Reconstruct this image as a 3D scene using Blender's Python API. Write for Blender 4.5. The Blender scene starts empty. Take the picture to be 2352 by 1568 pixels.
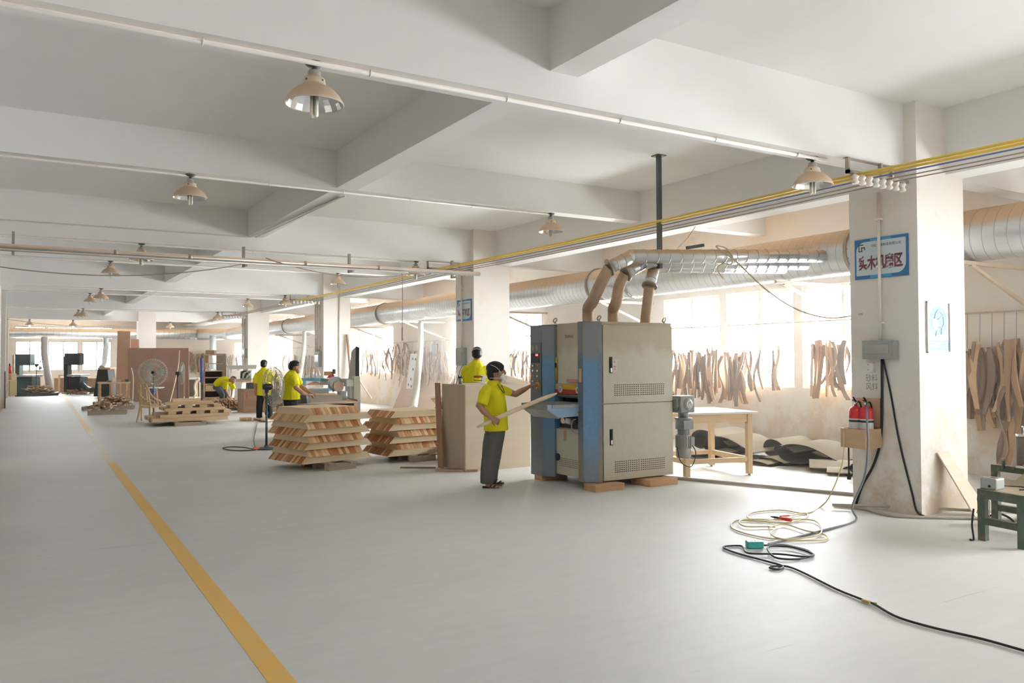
import bpy, bmesh, math, random
from mathutils import Vector as V, Matrix as M
R = math.radians
rnd = random.Random(11)
SC = bpy.context.scene
COL = SC.collection
# ---------------------------------------------------------------- camera, sky, exposure
W_, H_ = 2352, 1568
FPX, EYE = 1858.56, 1.75
YAW, PITCH, ROLL = R(31.335), R(1.282), R(-0.274)
CF = V((math.sin(YAW)*math.cos(PITCH), math.cos(YAW)*math.cos(PITCH), math.sin(PITCH)))
_r = V((math.cos(YAW), -math.sin(YAW), 0)); _u = _r.cross(CF)
CR = math.cos(ROLL)*_r + math.sin(ROLL)*_u
CU = -math.sin(ROLL)*_r + math.cos(ROLL)*_u
CAM = V((0, 0, EYE))
cd = bpy.data.cameras.new('camera'); cam = bpy.data.objects.new('camera', cd); COL.objects.link(cam)
cd.sensor_width = 36; cd.lens = 36*FPX/W_; cd.clip_start = .05; cd.clip_end = 300
cam.matrix_world = M(((CR.x, CU.x, -CF.x, 0), (CR.y, CU.y, -CF.y, 0), (CR.z, CU.z, -CF.z, EYE), (0, 0, 0, 1)))
SC.camera = cam
SKY = 44.0
wd = bpy.data.worlds.new('daylight'); SC.world = wd; wd.use_nodes = True
_bg = wd.node_tree.nodes['Background']
_bg.inputs[0].default_value = (.965, .985, 1.0, 1); _bg.inputs[1].default_value = SKY
SC.view_settings.view_transform = 'Standard'; SC.view_settings.look = 'None'
SC.view_settings.exposure = 0.0; SC.view_settings.gamma = 1.0
SC.view_settings.use_curve_mapping = False
SC.cycles.use_denoising = True
SC.cycles.max_bounces = 8; SC.cycles.diffuse_bounces = 6; SC.cycles.glossy_bounces = 3
SC.cycles.use_adaptive_sampling = True; SC.cycles.adaptive_threshold = .03
SC.cycles.transparent_max_bounces = 12; SC.cycles.transmission_bounces = 4
SC.cycles.sample_clamp_indirect = 12; SC.cycles.caustics_reflective = False; SC.cycles.caustics_refractive = False
def portal(c, w, h, rot):                       # daylight sampling window (gives off nothing itself)
    l = bpy.data.lights.new('window_portal', 'AREA'); l.shape = 'RECTANGLE'; l.size = w; l.size_y = h
    l.cycles.is_portal = True
    o = bpy.data.objects.new('window_portal', l); o.location = c; o.rotation_euler = rot; COL.objects.link(o)
# ---------------------------------------------------------------- the view's rays: from a spot of the photo to a point in the hall
def ray(x, y): return CR*((x-W_/2)/FPX) + CU*((H_/2-y)/FPX) + CF
def AZ(x, y, z=0.): d = ray(x, y); return CAM + d*((z-EYE)/d.z)
def AX(x, y, X): d = ray(x, y); return CAM + d*(X/d.x)
def AY(x, y, Y): d = ray(x, y); return CAM + d*(Y/d.y)
def AD(x, y, w): return CAM + ray(x, y)*w
def dep(p): return (V(p)-CAM).dot(CF)
# ---------------------------------------------------------------- mesh builder
ORG = {}
class MB:
    def __init__(s): s.v = []; s.f = []; s.m = []; s.s = []
    def add(s, vs, fs, mat=0, sm=False):
        b = len(s.v); s.v += [V(p) for p in vs]
        for f in fs: s.f.append([b+i for i in f]); s.m.append(mat); s.s.append(sm)
        return s
    def box(s, a, b, mat=0, X=None):
        x0, y0, z0 = a; x1, y1, z1 = b
        vs = [V(p) for p in ((x0,y0,z0),(x1,y0,z0),(x1,y1,z0),(x0,y1,z0),(x0,y0,z1),(x1,y0,z1),(x1,y1,z1),(x0,y1,z1))]
        if X is not None: vs = [X @ p for p in vs]
        return s.add(vs, [(0,3,2,1),(4,5,6,7),(0,1,5,4),(1,2,6,5),(2,3,7,6),(3,0,4,7)], mat)
    def cb(s, c, d, mat=0, X=None):             # box by centre and size
        c = V(c); d = V(d)/2; return s.box(c-d, c+d, mat, X)
    def bar(s, p, q, w, h, mat=0, up=(0,0,1)):  # rectangular bar from p to q
        p = V(p); q = V(q); d = q-p; L = d.length; d = d/L; up = V(up)
        if abs(d.dot(up)) > .98: up = V((1,0,0))
        sd = d.cross(up).normalized(); u = sd.cross(d)
        X = M((( d.x, sd.x, u.x, p.x),(d.y, sd.y, u.y, p.y),(d.z, sd.z, u.z, p.z),(0,0,0,1)))
        return s.box((0,-w/2,-h/2), (L,w/2,h/2), mat, X)
    def tube(s, pts, r, n=10, mat=0, caps=True, closed=False, sm=True):
        pts = [V(p) for p in pts]; k = len(pts); rs = r if isinstance(r, (list, tuple)) else [r]*k
        vs = []; prev = None
        for i, p in enumerate(pts):
            if closed: t = pts[(i+1) % k]-pts[i-1]
            else: t = pts[min(i+1, k-1)]-pts[max(i-1, 0)]
            t = t.normalized() if t.length > 1e-9 else V((0,0,1))
            if prev is None:
                a = V((0,0,1)) if abs(t.z) < .9 else V((1,0,0)); nrm = t.cross(a).normalized()
            else:
                nrm = prev - t*prev.dot(t); nrm = nrm.normalized() if nrm.length > 1e-6 else t.orthogonal().normalized()
            prev = nrm; bn = t.cross(nrm)
            for j in range(n):
                a = 2*math.pi*j/n; vs.append(p + (nrm*math.cos(a)+bn*math.sin(a))*rs[i])
        fs = []
        for i in range(k if closed else k-1):
            a = i*n; b = ((i+1) % k)*n
            for j in range(n): fs.append((a+j, a+(j+1) % n, b+(j+1) % n, b+j))
        s.add(vs, fs, mat, sm)
        if caps and not closed:
            b = len(s.v)-k*n
            s.f += [[b+j for j in range(n)][::-1], [b+(k-1)*n+j for j in range(n)]]; s.m += [mat, mat]; s.s += [False, False]
        return s
    def cyl(s, p, q, r, r2=None, n=16, mat=0, caps=True): return s.tube([p, q], [r, r if r2 is None else r2], n, mat, caps)
    def lathe(s, prof, c=(0,0,0), n=24, mat=0, X=None, sm=True):
        c = V(c); X = X or M.Identity(4); vs = []; fs = []
        for (r, z) in prof:
            for j in range(n):
                a = 2*math.pi*j/n; vs.append(c + (X @ V((r*math.cos(a), r*math.sin(a), z))))
        for i in range(len(prof)-1):
            for j in range(n): fs.append((i*n+j, i*n+(j+1) % n, (i+1)*n+(j+1) % n, (i+1)*n+j))
        return s.add(vs, fs, mat, sm)
    def prism(s, poly, d, mat=0, sm=False):     # polygon swept by vector d
        poly = [V(p) for p in poly]; d = V(d); k = len(poly)
        s.add(poly+[p+d for p in poly], [tuple(range(k))[::-1], tuple(range(k, 2*k))], mat)
        b = len(s.v)-2*k
        for i in range(k):
            j = (i+1) % k; s.f.append([b+i, b+j, b+k+j, b+k+i]); s.m.append(mat); s.s.append(sm)
        return s
    def ball(s, c, r, n=12, mat=0, X=None):
        c = V(c); r = V(r) if not isinstance(r, (int, float)) else V((r,r,r)); vs = [];
        h = n//2
        for i in range(h+1):
            t = math.pi*i/h
            for j in range(n):
                a = 2*math.pi*j/n; p = V((r.x*math.sin(t)*math.cos(a), r.y*math.sin(t)*math.sin(a), r.z*math.cos(t)))
                vs.append(c + ((X @ p) if X else p))
        fs = [(i*n+j, (i+1)*n+j, (i+1)*n+(j+1) % n, i*n+(j+1) % n) for i in range(h) for j in range(n)]
        return s.add(vs, fs, mat, True)
    def loft(s, st, n=14, mat=0, side=(1,0,0), caps=True):   # st: (centre, half-width, half-depth) rings
        side = V(side); vs = []; k = len(st)
        cs = [V(q[0]) for q in st]
        for i, (c, a, b) in enumerate(st):
            t = cs[min(i+1, k-1)]-cs[max(i-1, 0)]; t.normalize()
            sd = side - t*side.dot(t)
            if sd.length < 1e-4: sd = t.orthogonal()
            sd.normalize(); dp = t.cross(sd)
            for j in range(n):
                g = 2*math.pi*j/n; vs.append(cs[i]+sd*(a*math.cos(g))+dp*(b*math.sin(g)))
        fs = [(i*n+j, i*n+(j+1) % n, (i+1)*n+(j+1) % n, (i+1)*n+j) for i in range(k-1) for j in range(n)]
        if caps: fs += [tuple(range(n))[::-1], tuple(range((k-1)*n, k*n))]
        return s.add(vs, fs, mat, True)
    def build(s, name, mats, parent=None, bevel=0, local=False):
        if not isinstance(mats, (list, tuple)): mats = [mats]
        vs = s.v
        if parent is not None:
            if not local:
                I = ORG[parent.name].inverted(); vs = [I @ p for p in vs]
            loc = V((0,0,0))
        else:
            if local: loc = V((0,0,0))
            else:
                xs = [p.x for p in vs]; ys = [p.y for p in vs]; zs = [p.z for p in vs]
                loc = V(((min(xs)+max(xs))/2, (min(ys)+max(ys))/2, min(zs))); vs = [p-loc for p in vs]
        me = bpy.data.meshes.new(name); me.from_pydata(vs, [], s.f)
        for m in mats: me.materials.append(m)
        me.polygons.foreach_set('material_index', s.m); me.polygons.foreach_set('use_smooth', s.s)
        me.update()
        o = bpy.data.objects.new(name, me); COL.objects.link(o); o.location = loc
        if parent is not None: o.parent = parent; ORG[o.name] = ORG[parent.name]
        else: ORG[o.name] = M.Translation(loc)
        if bevel:
            b = o.modifiers.new('edges', 'BEVEL'); b.width = bevel; b.segments = 2; b.limit_method = 'ANGLE'; b.angle_limit = R(40)
        return o
def tag(o, label=None, cat=None, group=None, kind=None):
    if label: o['label'] = label
    if cat: o['category'] = cat
    if group: o['group'] = group
    if kind: o['kind'] = kind
    return o
def thing(name, label, cat, loc=(0,0,0), rz=0, group=None):
    o = bpy.data.objects.new(name, None); COL.objects.link(o); o.location = loc; o.rotation_euler = (0,0,rz)
    o.empty_display_size = .1
    ORG[o.name] = M.Translation(V(loc)) @ M.Rotation(rz, 4, 'Z')
    return tag(o, label, cat, group)
KIDS = {}
def kids(o): return list(o.children)
def dup(o, loc, rz=None, label=None, group=None, scale=None, rot=None):
    c = o.copy(); COL.objects.link(c); c.location = loc
    if rz is not None: c.rotation_euler = (0,0,rz)
    if rot is not None: c.rotation_euler = rot
    if scale is not None: c.scale = scale
    if label: c['label'] = label
    if group: c['group'] = group
    for ch in kids(o):
        d = ch.copy(); COL.objects.link(d); d.parent = c
        for g in kids(ch):
            e = g.copy(); COL.objects.link(e); e.parent = d
    return c
def struct(name, mb, m, parent=None, bevel=0):
    o = mb.build(name, m, parent, bevel)
    if parent is None: o['kind'] = 'structure'
    return o
# ---------------------------------------------------------------- materials
def _nt(name):
    m = bpy.data.materials.new(name); m.use_nodes = True; t = m.node_tree
    return m, t, t.nodes['Principled BSDF']
def _n(t, kind, **kw):
    n = t.nodes.new(kind)
    for k, v in kw.items():
        if k.startswith('i_'):
            key = k[2:]; n.inputs[int(key) if key.isdigit() else key.replace('_', ' ')].default_value = v
        else: setattr(n, k, v)
    return n
def _mix(t, fac, a, b, mode='MIX'):
    n = t.nodes.new('ShaderNodeMix'); n.data_type = 'RGBA'; n.blend_type = mode; n.clamp_factor = True
    for sock, val in ((n.inputs[0], fac), (n.inputs[6], a), (n.inputs[7], b)):
        if hasattr(val, 'is_output'): t.links.new(val, sock)
        else: sock.default_value = val if isinstance(val, (int, float)) else (*val[:3], 1)
    return n.outputs[2]
def _math(t, op, a, b=0., c=None):
    n = t.nodes.new('ShaderNodeMath'); n.operation = op
    for i, val in enumerate((a, b) if c is None else (a, b, c)):
        if hasattr(val, 'is_output'): t.links.new(val, n.inputs[i])
        else: n.inputs[i].default_value = val
    return n.outputs[0]
def _ramp(t, fac, lo, hi):
    n = t.nodes.new('ShaderNodeMapRange'); t.links.new(fac, n.inputs[0])
    n.inputs[1].default_value = lo; n.inputs[2].default_value = hi; n.clamp = True
    return n.outputs[0]
def _coord(t, world, scale=(1,1,1)):
    if world: c = t.nodes.new('ShaderNodeNewGeometry').outputs['Position']
    else: c = t.nodes.new('ShaderNodeTexCoord').outputs['Object']
    mp = _n(t, 'ShaderNodeMapping'); mp.inputs['Scale'].default_value = scale; t.links.new(c, mp.inputs[0])
    return mp.outputs[0]
def _noise(t, co, scale, detail=4, rough=.55):
    n = _n(t, 'ShaderNodeTexNoise'); n.inputs['Scale'].default_value = scale; n.inputs['Detail'].default_value = detail
    n.inputs['Roughness'].default_value = rough; t.links.new(co, n.inputs['Vector']); return n.outputs['Fac']
def _bump(t, h, strength, dist=.01):
    b = _n(t, 'ShaderNodeBump'); b.inputs['Strength'].default_value = strength; b.inputs['Distance'].default_value = dist
    t.links.new(h, b.inputs['Height']); return b.outputs[0]
def mat(name, col, rough=.6, metal=0., var=.12, scale=6., world=False, bump=0., spot=None, dust=None, rand=0., stretch=(1,1,1), spec=None):
    """painted / plain surface: col with mottling; spot=(colour, threshold, scale, amount); dust=(colour, amount) lies on upward faces"""
    m, t, b = _nt(name)
    co = _coord(t, world, stretch); nz = _noise(t, co, scale)
    c = _mix(t, nz, [x*(1-var) for x in col], [min(1, x*(1+var)) for x in col])
    if spot:
        sn = _noise(t, _coord(t, world), spot[2], 6, .65)
        c = _mix(t, _math(t, 'MULTIPLY', _ramp(t, sn, spot[1], spot[1]+.12), spot[3]), c, spot[0])
    if rand:
        oi = _n(t, 'ShaderNodeObjectInfo'); k = _math(t, 'MULTIPLY_ADD', oi.outputs['Random'], 2*rand, 1-rand)
        hs = _n(t, 'ShaderNodeHueSaturation'); t.links.new(k, hs.inputs['Value']); t.links.new(c, hs.inputs['Color']); c = hs.outputs[0]
    if dust:
        g = t.nodes.new('ShaderNodeNewGeometry'); sp = _n(t, 'ShaderNodeSeparateXYZ'); t.links.new(g.outputs['Normal'], sp.inputs[0])
        dn = _noise(t, _coord(t, True), 5., 5)
        k = _math(t, 'ADD', sp.outputs[2], _math(t, 'MULTIPLY_ADD', dn, .35, -.17))
        k = _math(t, 'MULTIPLY', _ramp(t, k, dust[2] if len(dust) > 2 else .15, (dust[2] if len(dust) > 2 else .15)+.3), dust[1])
        c = _mix(t, k, c, dust[0])
        t.links.new(_math(t, 'MULTIPLY_ADD', k, 1-rough, rough), b.inputs['Roughness'])
        if metal: t.links.new(_math(t, 'MULTIPLY_ADD', k, -metal, metal), b.inputs['Metallic'])
    if hasattr(c, 'is_output'): t.links.new(c, b.inputs['Base Color'])
    if not dust:
        b.inputs['Roughness'].default_value = rough; b.inputs['Metallic'].default_value = metal
    elif not metal: b.inputs['Metallic'].default_value = 0
    if spec is not None: b.inputs['Specular IOR Level'].default_value = spec
    if bump: t.links.new(_bump(t, nz, bump), b.inputs['Normal'])
    return m
def wood(name, a, b_, axis=0, scale=9., rough=.6, rand=.12, knots=0.):
    """grain runs along the local axis"""
    m, t, b = _nt(name)
    st = [scale, scale, scale]; st[axis] = scale*.07
    co = _coord(t, False, st)
    oi = _n(t, 'ShaderNodeObjectInfo')
    ad = _n(t, 'ShaderNodeVectorMath'); ad.operation = 'ADD'; t.links.new(co, ad.inputs[0])
    cb = _n(t, 'ShaderNodeCombineXYZ'); k = _math(t, 'MULTIPLY', oi.outputs['Random'], 37.)
    for i in range(3): t.links.new(k, cb.inputs[i])
    t.links.new(cb.outputs[0], ad.inputs[1])
    nz = _noise(t, ad.outputs[0], 1.6, 5, .6)
    c = _mix(t, _ramp(t, nz, .3, .7), a, b_)
    if rand:
        hs = _n(t, 'ShaderNodeHueSaturation'); t.links.new(_math(t, 'MULTIPLY_ADD', oi.outputs['Random'], 2*rand, 1-rand), hs.inputs['Value'])
        t.links.new(c, hs.inputs['Color']); c = hs.outputs[0]
    t.links.new(c, b.inputs['Base Color']); b.inputs['Roughness'].default_value = rough
    b.inputs['Specular IOR Level'].default_value = .25
    return m
def emit(name, col, s):
    m, t, b = _nt(name); b.inputs['Base Color'].default_value = (*col, 1)
    b.inputs['Emission Color'].default_value = (*col, 1); b.inputs['Emission Strength'].default_value = s
    return m
def glass(name, tint=(.97,.98,.98), gl=.06):
    m, t, b = _nt(name); t.nodes.remove(b)
    tr = _n(t, 'ShaderNodeBsdfTransparent'); tr.inputs[0].default_value = (*tint, 1)
    g = _n(t, 'ShaderNodeBsdfGlossy'); g.inputs['Roughness'].default_value = .03
    fr = _n(t, 'ShaderNodeLayerWeight'); fr.inputs[0].default_value = .25
    mx = _n(t, 'ShaderNodeMixShader'); k = _math(t, 'MULTIPLY', fr.outputs['Fresnel'], .5)
    t.links.new(k, mx.inputs[0]); t.links.new(tr.outputs[0], mx.inputs[1]); t.links.new(g.outputs[0], mx.inputs[2])
    t.links.new(mx.outputs[0], t.nodes['Material Output'].inputs[0]); return m
DUST = (.64, .48, .33)
# ================================================================ the hall
X0, XR, XL, XW = 8.518, 9.431, 9.083, 12.19       # aisle face / back face of the columns, beam face, window wall
YC = [5.313+10.283*k for k in range(-2, 5)]        # near faces of the column rows
CD = .86
ZS, ZB, ZM, ZL = 4.62, 3.87, 4.11, 3.85
YEND, XLEFT, YFRONT = 53.0, -9.6, -11.0
def plaster(name, base, warm, lo, hi, dirt=.55, top=0.):
    """whitewashed render: brown damp and dust stains gather in bands near the floor and break up higher"""
    m, t, b = _nt(name)
    co = _coord(t, True); n1 = _noise(t, co, 1.3, 8, .68); n2 = _noise(t, co, .35, 4); n3 = _noise(t, co, 14, 4)
    g = t.nodes.new('ShaderNodeNewGeometry'); sp = _n(t, 'ShaderNodeSeparateXYZ'); t.links.new(g.outputs['Position'], sp.inputs[0])
    z = sp.outputs[2]
    c = _mix(t, n3, [x*.97 for x in base], base)
    low = _ramp(t, z, hi, lo)                     # 1 near the floor
    k = _math(t, 'MULTIPLY', _ramp(t, _math(t, 'MULTIPLY_ADD', low, .13, n1), .56, .68), dirt)
    k = _math(t, 'MULTIPLY', k, _math(t, 'MULTIPLY_ADD', low, .7, .3))
    c = _mix(t, k, c, warm)
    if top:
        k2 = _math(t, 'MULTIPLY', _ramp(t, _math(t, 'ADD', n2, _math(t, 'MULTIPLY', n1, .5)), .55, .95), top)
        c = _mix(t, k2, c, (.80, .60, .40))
    t.links.new(c, b.inputs['Base Color']); b.inputs['Roughness'].default_value = .9; b.inputs['Specular IOR Level'].default_value = .2
    t.links.new(_bump(t, n3, .12, .01), b.inputs['Normal']); return m
M_ceil = mat('white_limewash', (.80, .79, .775), .9, var=.03, scale=2.2, world=True, bump=.06, spot=((.62,.55,.45), .72, 1.1, .5), spec=.2)
M_beam = mat('beam_limewash', (.81, .80, .785), .9, var=.03, scale=3, world=True, bump=.10, spot=((.55,.5,.42), .76, 2.5, .4), spec=.2)
M_col = plaster('column_render', (.80,.775,.74), (.50,.36,.22), .1, 1.3, .6, .18)
M_wall = plaster('dusty_bounce_tinted_render', (.88,.855,.815), (.66,.48,.31), .1, 1.8, .6, .5)  # tan dust amount raised so the colour also carries warm bounce light
def floor_mat():
    m, t, b = _nt('polished_concrete')
    co = _coord(t, True); n1 = _noise(t, co, .45, 6, .6); n2 = _noise(t, _coord(t, True, (1.2, 6, 1)), 1.5, 6, .65); n3 = _noise(t, co, 7, 6, .7)
    c = _mix(t, _ramp(t, n1, .3, .7), (.60,.60,.59), (.68,.67,.645))
    c = _mix(t, _math(t, 'MULTIPLY', _ramp(t, n2, .45, .75), .30), c, (.50,.50,.495))
    c = _mix(t, _math(t, 'MULTIPLY', _ramp(t, n3, .62, .75), .25), c, (.68,.64,.57))
    g = t.nodes.new('ShaderNodeNewGeometry'); sp = _n(t, 'ShaderNodeSeparateXYZ'); t.links.new(g.outputs['Position'], sp.inputs[0])
    w = _math(t, 'MULTIPLY_ADD', _noise(t, co, 2.5, 5), .05, sp.outputs[1])
    line = None
    for yy in (3.38, 8.5, 13.6, 18.8):
        d = _math(t, 'ABSOLUTE', _math(t, 'SUBTRACT', w, yy+.025)); k = _ramp(t, d, .007, .003)
        line = k if line is None else _math(t, 'MAXIMUM', line, k)
    line = _math(t, 'MULTIPLY', line, _ramp(t, n2, .42, .6))
    c = _mix(t, _math(t, 'MULTIPLY', line, .45), c, (.25,.22,.19))
    # sawdust film, spread wider to paint in the floor's brightening towards the windows
    k = _math(t, 'MULTIPLY', _ramp(t, sp.outputs[0], 2.5, 9.5), _math(t, 'MULTIPLY_ADD', n1, .5, .3))
    c = _mix(t, k, c, (.80,.775,.735))
    t.links.new(c, b.inputs['Base Color'])
    t.links.new(_math(t, 'MULTIPLY_ADD', n3, .25, .42), b.inputs['Roughness'])
    b.inputs['Specular IOR Level'].default_value = .35
    t.links.new(_bump(t, n3, .05, .01), b.inputs['Normal']); return m
M_floor = floor_mat()
fl = MB().box((XLEFT-.3, YFRONT-1, -.3), (XW+.3, YEND+.3, 0)); struct('floor', fl, M_floor)
cl = MB().box((XLEFT-.3, YFRONT-1, ZS), (XW+.3, YEND+.3, ZS+.2)); struct('ceiling', cl, M_ceil)
# columns: aisle row on the right, row on the left, one against the end bay
for y in YC[1:6]:
    struct('column', MB().box((X0, y, 0), (XR, y+CD, ZS)), M_col)
for y in YC[2:]:
    struct('column', MB().box((-1.36, y, 0), (-.45, y+CD, ZS)), M_col)
struct('column', MB().box((5.32, YC[6], 0), (6.18, YC[6]+.7, ZS)), M_col)
# beams across the hall (deep ones on the column rows, shallow ones between)
for k, y in enumerate(YC):
    x1 = XW if k < 6 else XW
    struct('beam', MB().box((XLEFT, y+.148, ZB), (XW, y+.43, ZS)), M_beam)
    ym = y+5.36
    if ym < YEND: struct('beam', MB().box((XLEFT, ym, ZM), (XW, ym+.27, ZS)), M_beam)
# beams along the hall
struct('beam', MB().box((XL, YFRONT, ZL), (XR+.02, YEND, ZS)), M_beam)
struct('beam', MB().box((3.70, YFRONT, ZM+.005), (3.99, YEND, ZS)), M_beam)
struct('beam', MB().box((-1.3, YFRONT, ZL), (-.95, YEND, ZS)), M_beam)
# walls with their windows
M_frame = mat('cream_window_frame', (.78,.72,.62), .5, var=.05)
M_dframe = mat('grey_window_frame', (.42,.43,.43), .5, var=.05)
M_glass = glass('window_glass')
SILL, WTOP = 1.21, 3.05
UW, PW = 1.66, .19
def units(c): return [(c+(i-1)*(UW+PW)-UW/2, c+(i-1)*(UW+PW)+UW/2) for i in range(3)]
right_w = []
right_w += units(-9.7)[1:]
for c in (.57, 10.86, 21.15, 31.43): right_w += units(c)
right_w += [(42.1, 43.76), (43.95, 45.6), (45.8, 47.4)]
def wall_with(name, axis, pos, th, a, b, holes, clear, m):
    """wall plane at pos along axis 'x' or 'y', from a to b, holes between SILL and WTOP, clear = upper strip holes (a,b,z0,z1)"""
    mb = MB()
    def bx(u0, u1, z0, z1):
        if u1-u0 < 1e-4: return
        if axis == 'x': mb.box((pos, u0, z0), (pos+th, u1, z1))
        else: mb.box((u0, pos, z0), (u1, pos+th, z1))
    bx(a, b, 0, SILL)
    u = a
    for h in sorted(holes): bx(u, h[0], SILL, WTOP); u = h[1]
    bx(u, b, SILL, WTOP)
    if clear:
        z0, z1 = clear[0][2], clear[0][3]
        bx(a, b, WTOP, z0); bx(a, b, z1, ZS); u = a
        for h in sorted(clear): bx(u, h[0], z0, z1); u = h[1]
        bx(u, b, z0, z1)
    else: bx(a, b, WTOP, ZS)
    return struct(name, mb, m)
clr = [(40.0, 45.2, 3.80, 4.06), (29.6, 33.3, 3.80, 4.06), (46.2, 52.5, 3.80, 4.06)]
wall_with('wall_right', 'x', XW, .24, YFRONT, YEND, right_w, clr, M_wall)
nwin = 0
def window(axis, pos, u0, u1, z0, z1, m, mull=True):
    global nwin; nwin += 1
    f = MB(); g = MB(); t = .05; d0, d1 = .05, .11
    def bx(mb, a, b, c, d, e0=d0, e1=d1):
        if axis == 'x': mb.box((pos+e0, a, c), (pos+e1, b, d))
        else: mb.box((a, pos+e0, c), (b, pos+e1, d))
    bx(f, u0, u0+t, z0, z1); bx(f, u1-t, u1, z0, z1); bx(f, u0+t, u1-t, z0, z0+t); bx(f, u0+t, u1-t, z1-t, z1)
    if mull: c = (u0+u1)/2; bx(f, c-.03, c+.03, z0+t, z1-t, .04, .12)
    o = struct('window_%d' % nwin, f, m)
    bx(g, u0+t, u1-t, z0+t, z1-t, .078, .084); g.build('window_pane', M_glass, o)
    if axis == 'x': portal((pos+.3, (u0+u1)/2, (z0+z1)/2), z1-z0, u1-u0, (0, R(90), 0))
    else: portal(((u0+u1)/2, pos+.3, (z0+z1)/2), u1-u0, z1-z0, (R(-90), 0, 0))
for a, b in right_w: window('x', XW, a, b, SILL, WTOP, M_frame)
for a, b, z0, z1 in clr: window('x', XW, a, b, z0, z1, M_frame, True)
def bx_(px): return AY(px, 800, YEND).x
end_w = [(bx_(35), bx_(102)), (bx_(111), bx_(180)), (bx_(188), bx_(256)), (bx_(483), bx_(497)), (bx_(538), bx_(559))]
end_c = [(bx_(33), bx_(107)-.04, 3.42, 3.76), (bx_(107)+.04, bx_(184)-.04, 3.42, 3.76), (bx_(184)+.04, bx_(258), 3.42, 3.76)]
SILL, WTOP = 1.24, 2.92
wall_with('wall_back', 'y', YEND, .24, XLEFT, XW+.24, end_w, end_c, mat('end_wall_render', (.62,.55,.48), .9, var=.08, scale=1.2, world=True, bump=.1))
for a, b in end_w[:3]: window('y', YEND, a, b, SILL, WTOP, M_dframe)
for a, b in end_w[3:]: window('y', YEND, a, b, SILL, WTOP, M_frame, False)
for a, b, z0, z1 in end_c: window('y', YEND, a, b, z0, z1, M_dframe, False)
SILL, WTOP = 1.0, 3.3
left_w = []
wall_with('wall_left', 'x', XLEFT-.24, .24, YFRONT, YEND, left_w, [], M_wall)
for a, b in left_w: portal((XLEFT-.3, (a+b)/2, 2.15), 2.3, b-a, (0, R(-90), 0))
SILL, WTOP = .02, 3.6
front_w = []
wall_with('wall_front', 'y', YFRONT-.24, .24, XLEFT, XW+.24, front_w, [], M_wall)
for a, b in front_w: portal(((a+b)/2, YFRONT-.4, 1.8), b-a, 3.5, (R(90), 0, 0))
# painted aisle lines
def line_mat():
    m, t, b = _nt('worn_yellow_floor_paint')
    co = _coord(t, True); n = _noise(t, co, 6, 6, .7); g = t.nodes.new('ShaderNodeNewGeometry')
    sp = _n(t, 'ShaderNodeSeparateXYZ'); t.links.new(g.outputs['Position'], sp.inputs[0])
    c = _mix(t, _ramp(t, n, .35, .7), (.80,.46,.07), (.70,.47,.17))
    worn = _math(t, 'MULTIPLY', _ramp(t, sp.outputs[1], 15.0, 16.5), _ramp(t, sp.outputs[1], 24., 22.))
    far = _math(t, 'MULTIPLY', _ramp(t, sp.outputs[1], 22., 30.), .5)
    k = _math(t, 'MULTIPLY', worn, _ramp(t, _noise(t, co, 2.2, 7, .75), .38, .5))
    c = _mix(t, k, c, (.66,.64,.60)); c = _mix(t, far, c, (.55,.47,.36))
    t.links.new(c, b.inputs['Base Color']); b.inputs['Roughness'].default_value = .55; return m
M_line = line_mat()
def floor_strip(pts, w):
    mb = MB(); n = len(pts)
    vs = [(x-w/2, y, 0) for x, y in pts]+[(x+w/2, y, 0) for x, y in pts]
    vs += [(x, y, .0015) for x, y, z in vs]
    fs = [(2*n+i, 3*n+i, 3*n+i+1, 2*n+i+1) for i in range(n-1)]+[(i, 2*n+i, 2*n+i+1, i+1) for i in range(n-1)]+[(n+i, n+i+1, 3*n+i+1, 3*n+i) for i in range(n-1)]
    struct('floor_line', mb.add(vs, fs), M_line)
floor_strip([(1.14, -4), (1.237, 4.45), (1.37, 15.2), (1.86, 41.5), (1.98, 48)], .135)
floor_strip([(-.62, 24), (-.58, 48)], .14)
# ================================================================ overhead: lamps, conduits, wires, ducts
M_shade = mat('cream_enamel_under_dust', (.66,.55,.44), .6, var=.08, dust=((.62,.45,.31), .9, .2))
M_reflector = mat('mirror_reflector', (.85,.86,.87), .12, 1., var=.03)
M_cfl = mat('unlit_tube_white', (.86,.83,.70), .3, var=.02)
M_cap = mat('grey_lamp_cap', (.40,.37,.34), .5, var=.1)
M_iron = mat('dark_bracket_steel', (.12,.13,.13), .45, .6, var=.2)
M_lit = emit('lit_tube', (.75, .82, 1.), 40)
M_pvc = mat('white_conduit', (.80,.76,.72), .45, var=.05, dust=((.66,.52,.42), .8, .3))
M_tanpipe = mat('dusty_galvanised_pipe', (.45,.44,.42), .4, .7, var=.1, dust=((.60,.44,.32), 1., .0))
M_porc = mat('insulator_porcelain', (.80,.76,.70), .3, var=.1, spot=((.45,.33,.22), .55, 20, .7))
M_yel = mat('yellow_wire', (.72,.50,.08), .5, var=.1)
M_blu = mat('blue_wire', (.16,.18,.36), .5, var=.1)
M_brn = mat('brown_wire', (.34,.27,.22), .6, var=.1)
M_galv = mat('galvanised_duct', (.68,.70,.71), .34, .9, var=.10, scale=2.4, dust=((.66,.46,.29), 1., .10))
M_seam = mat('duct_seam', (.52,.53,.53), .4, .8, var=.1, dust=((.60,.43,.28), 1., .10))
M_hoop = mat('flange_steel', (.36,.32,.27), .5, .6, var=.2, dust=((.58,.42,.28), .8, .2))
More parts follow.
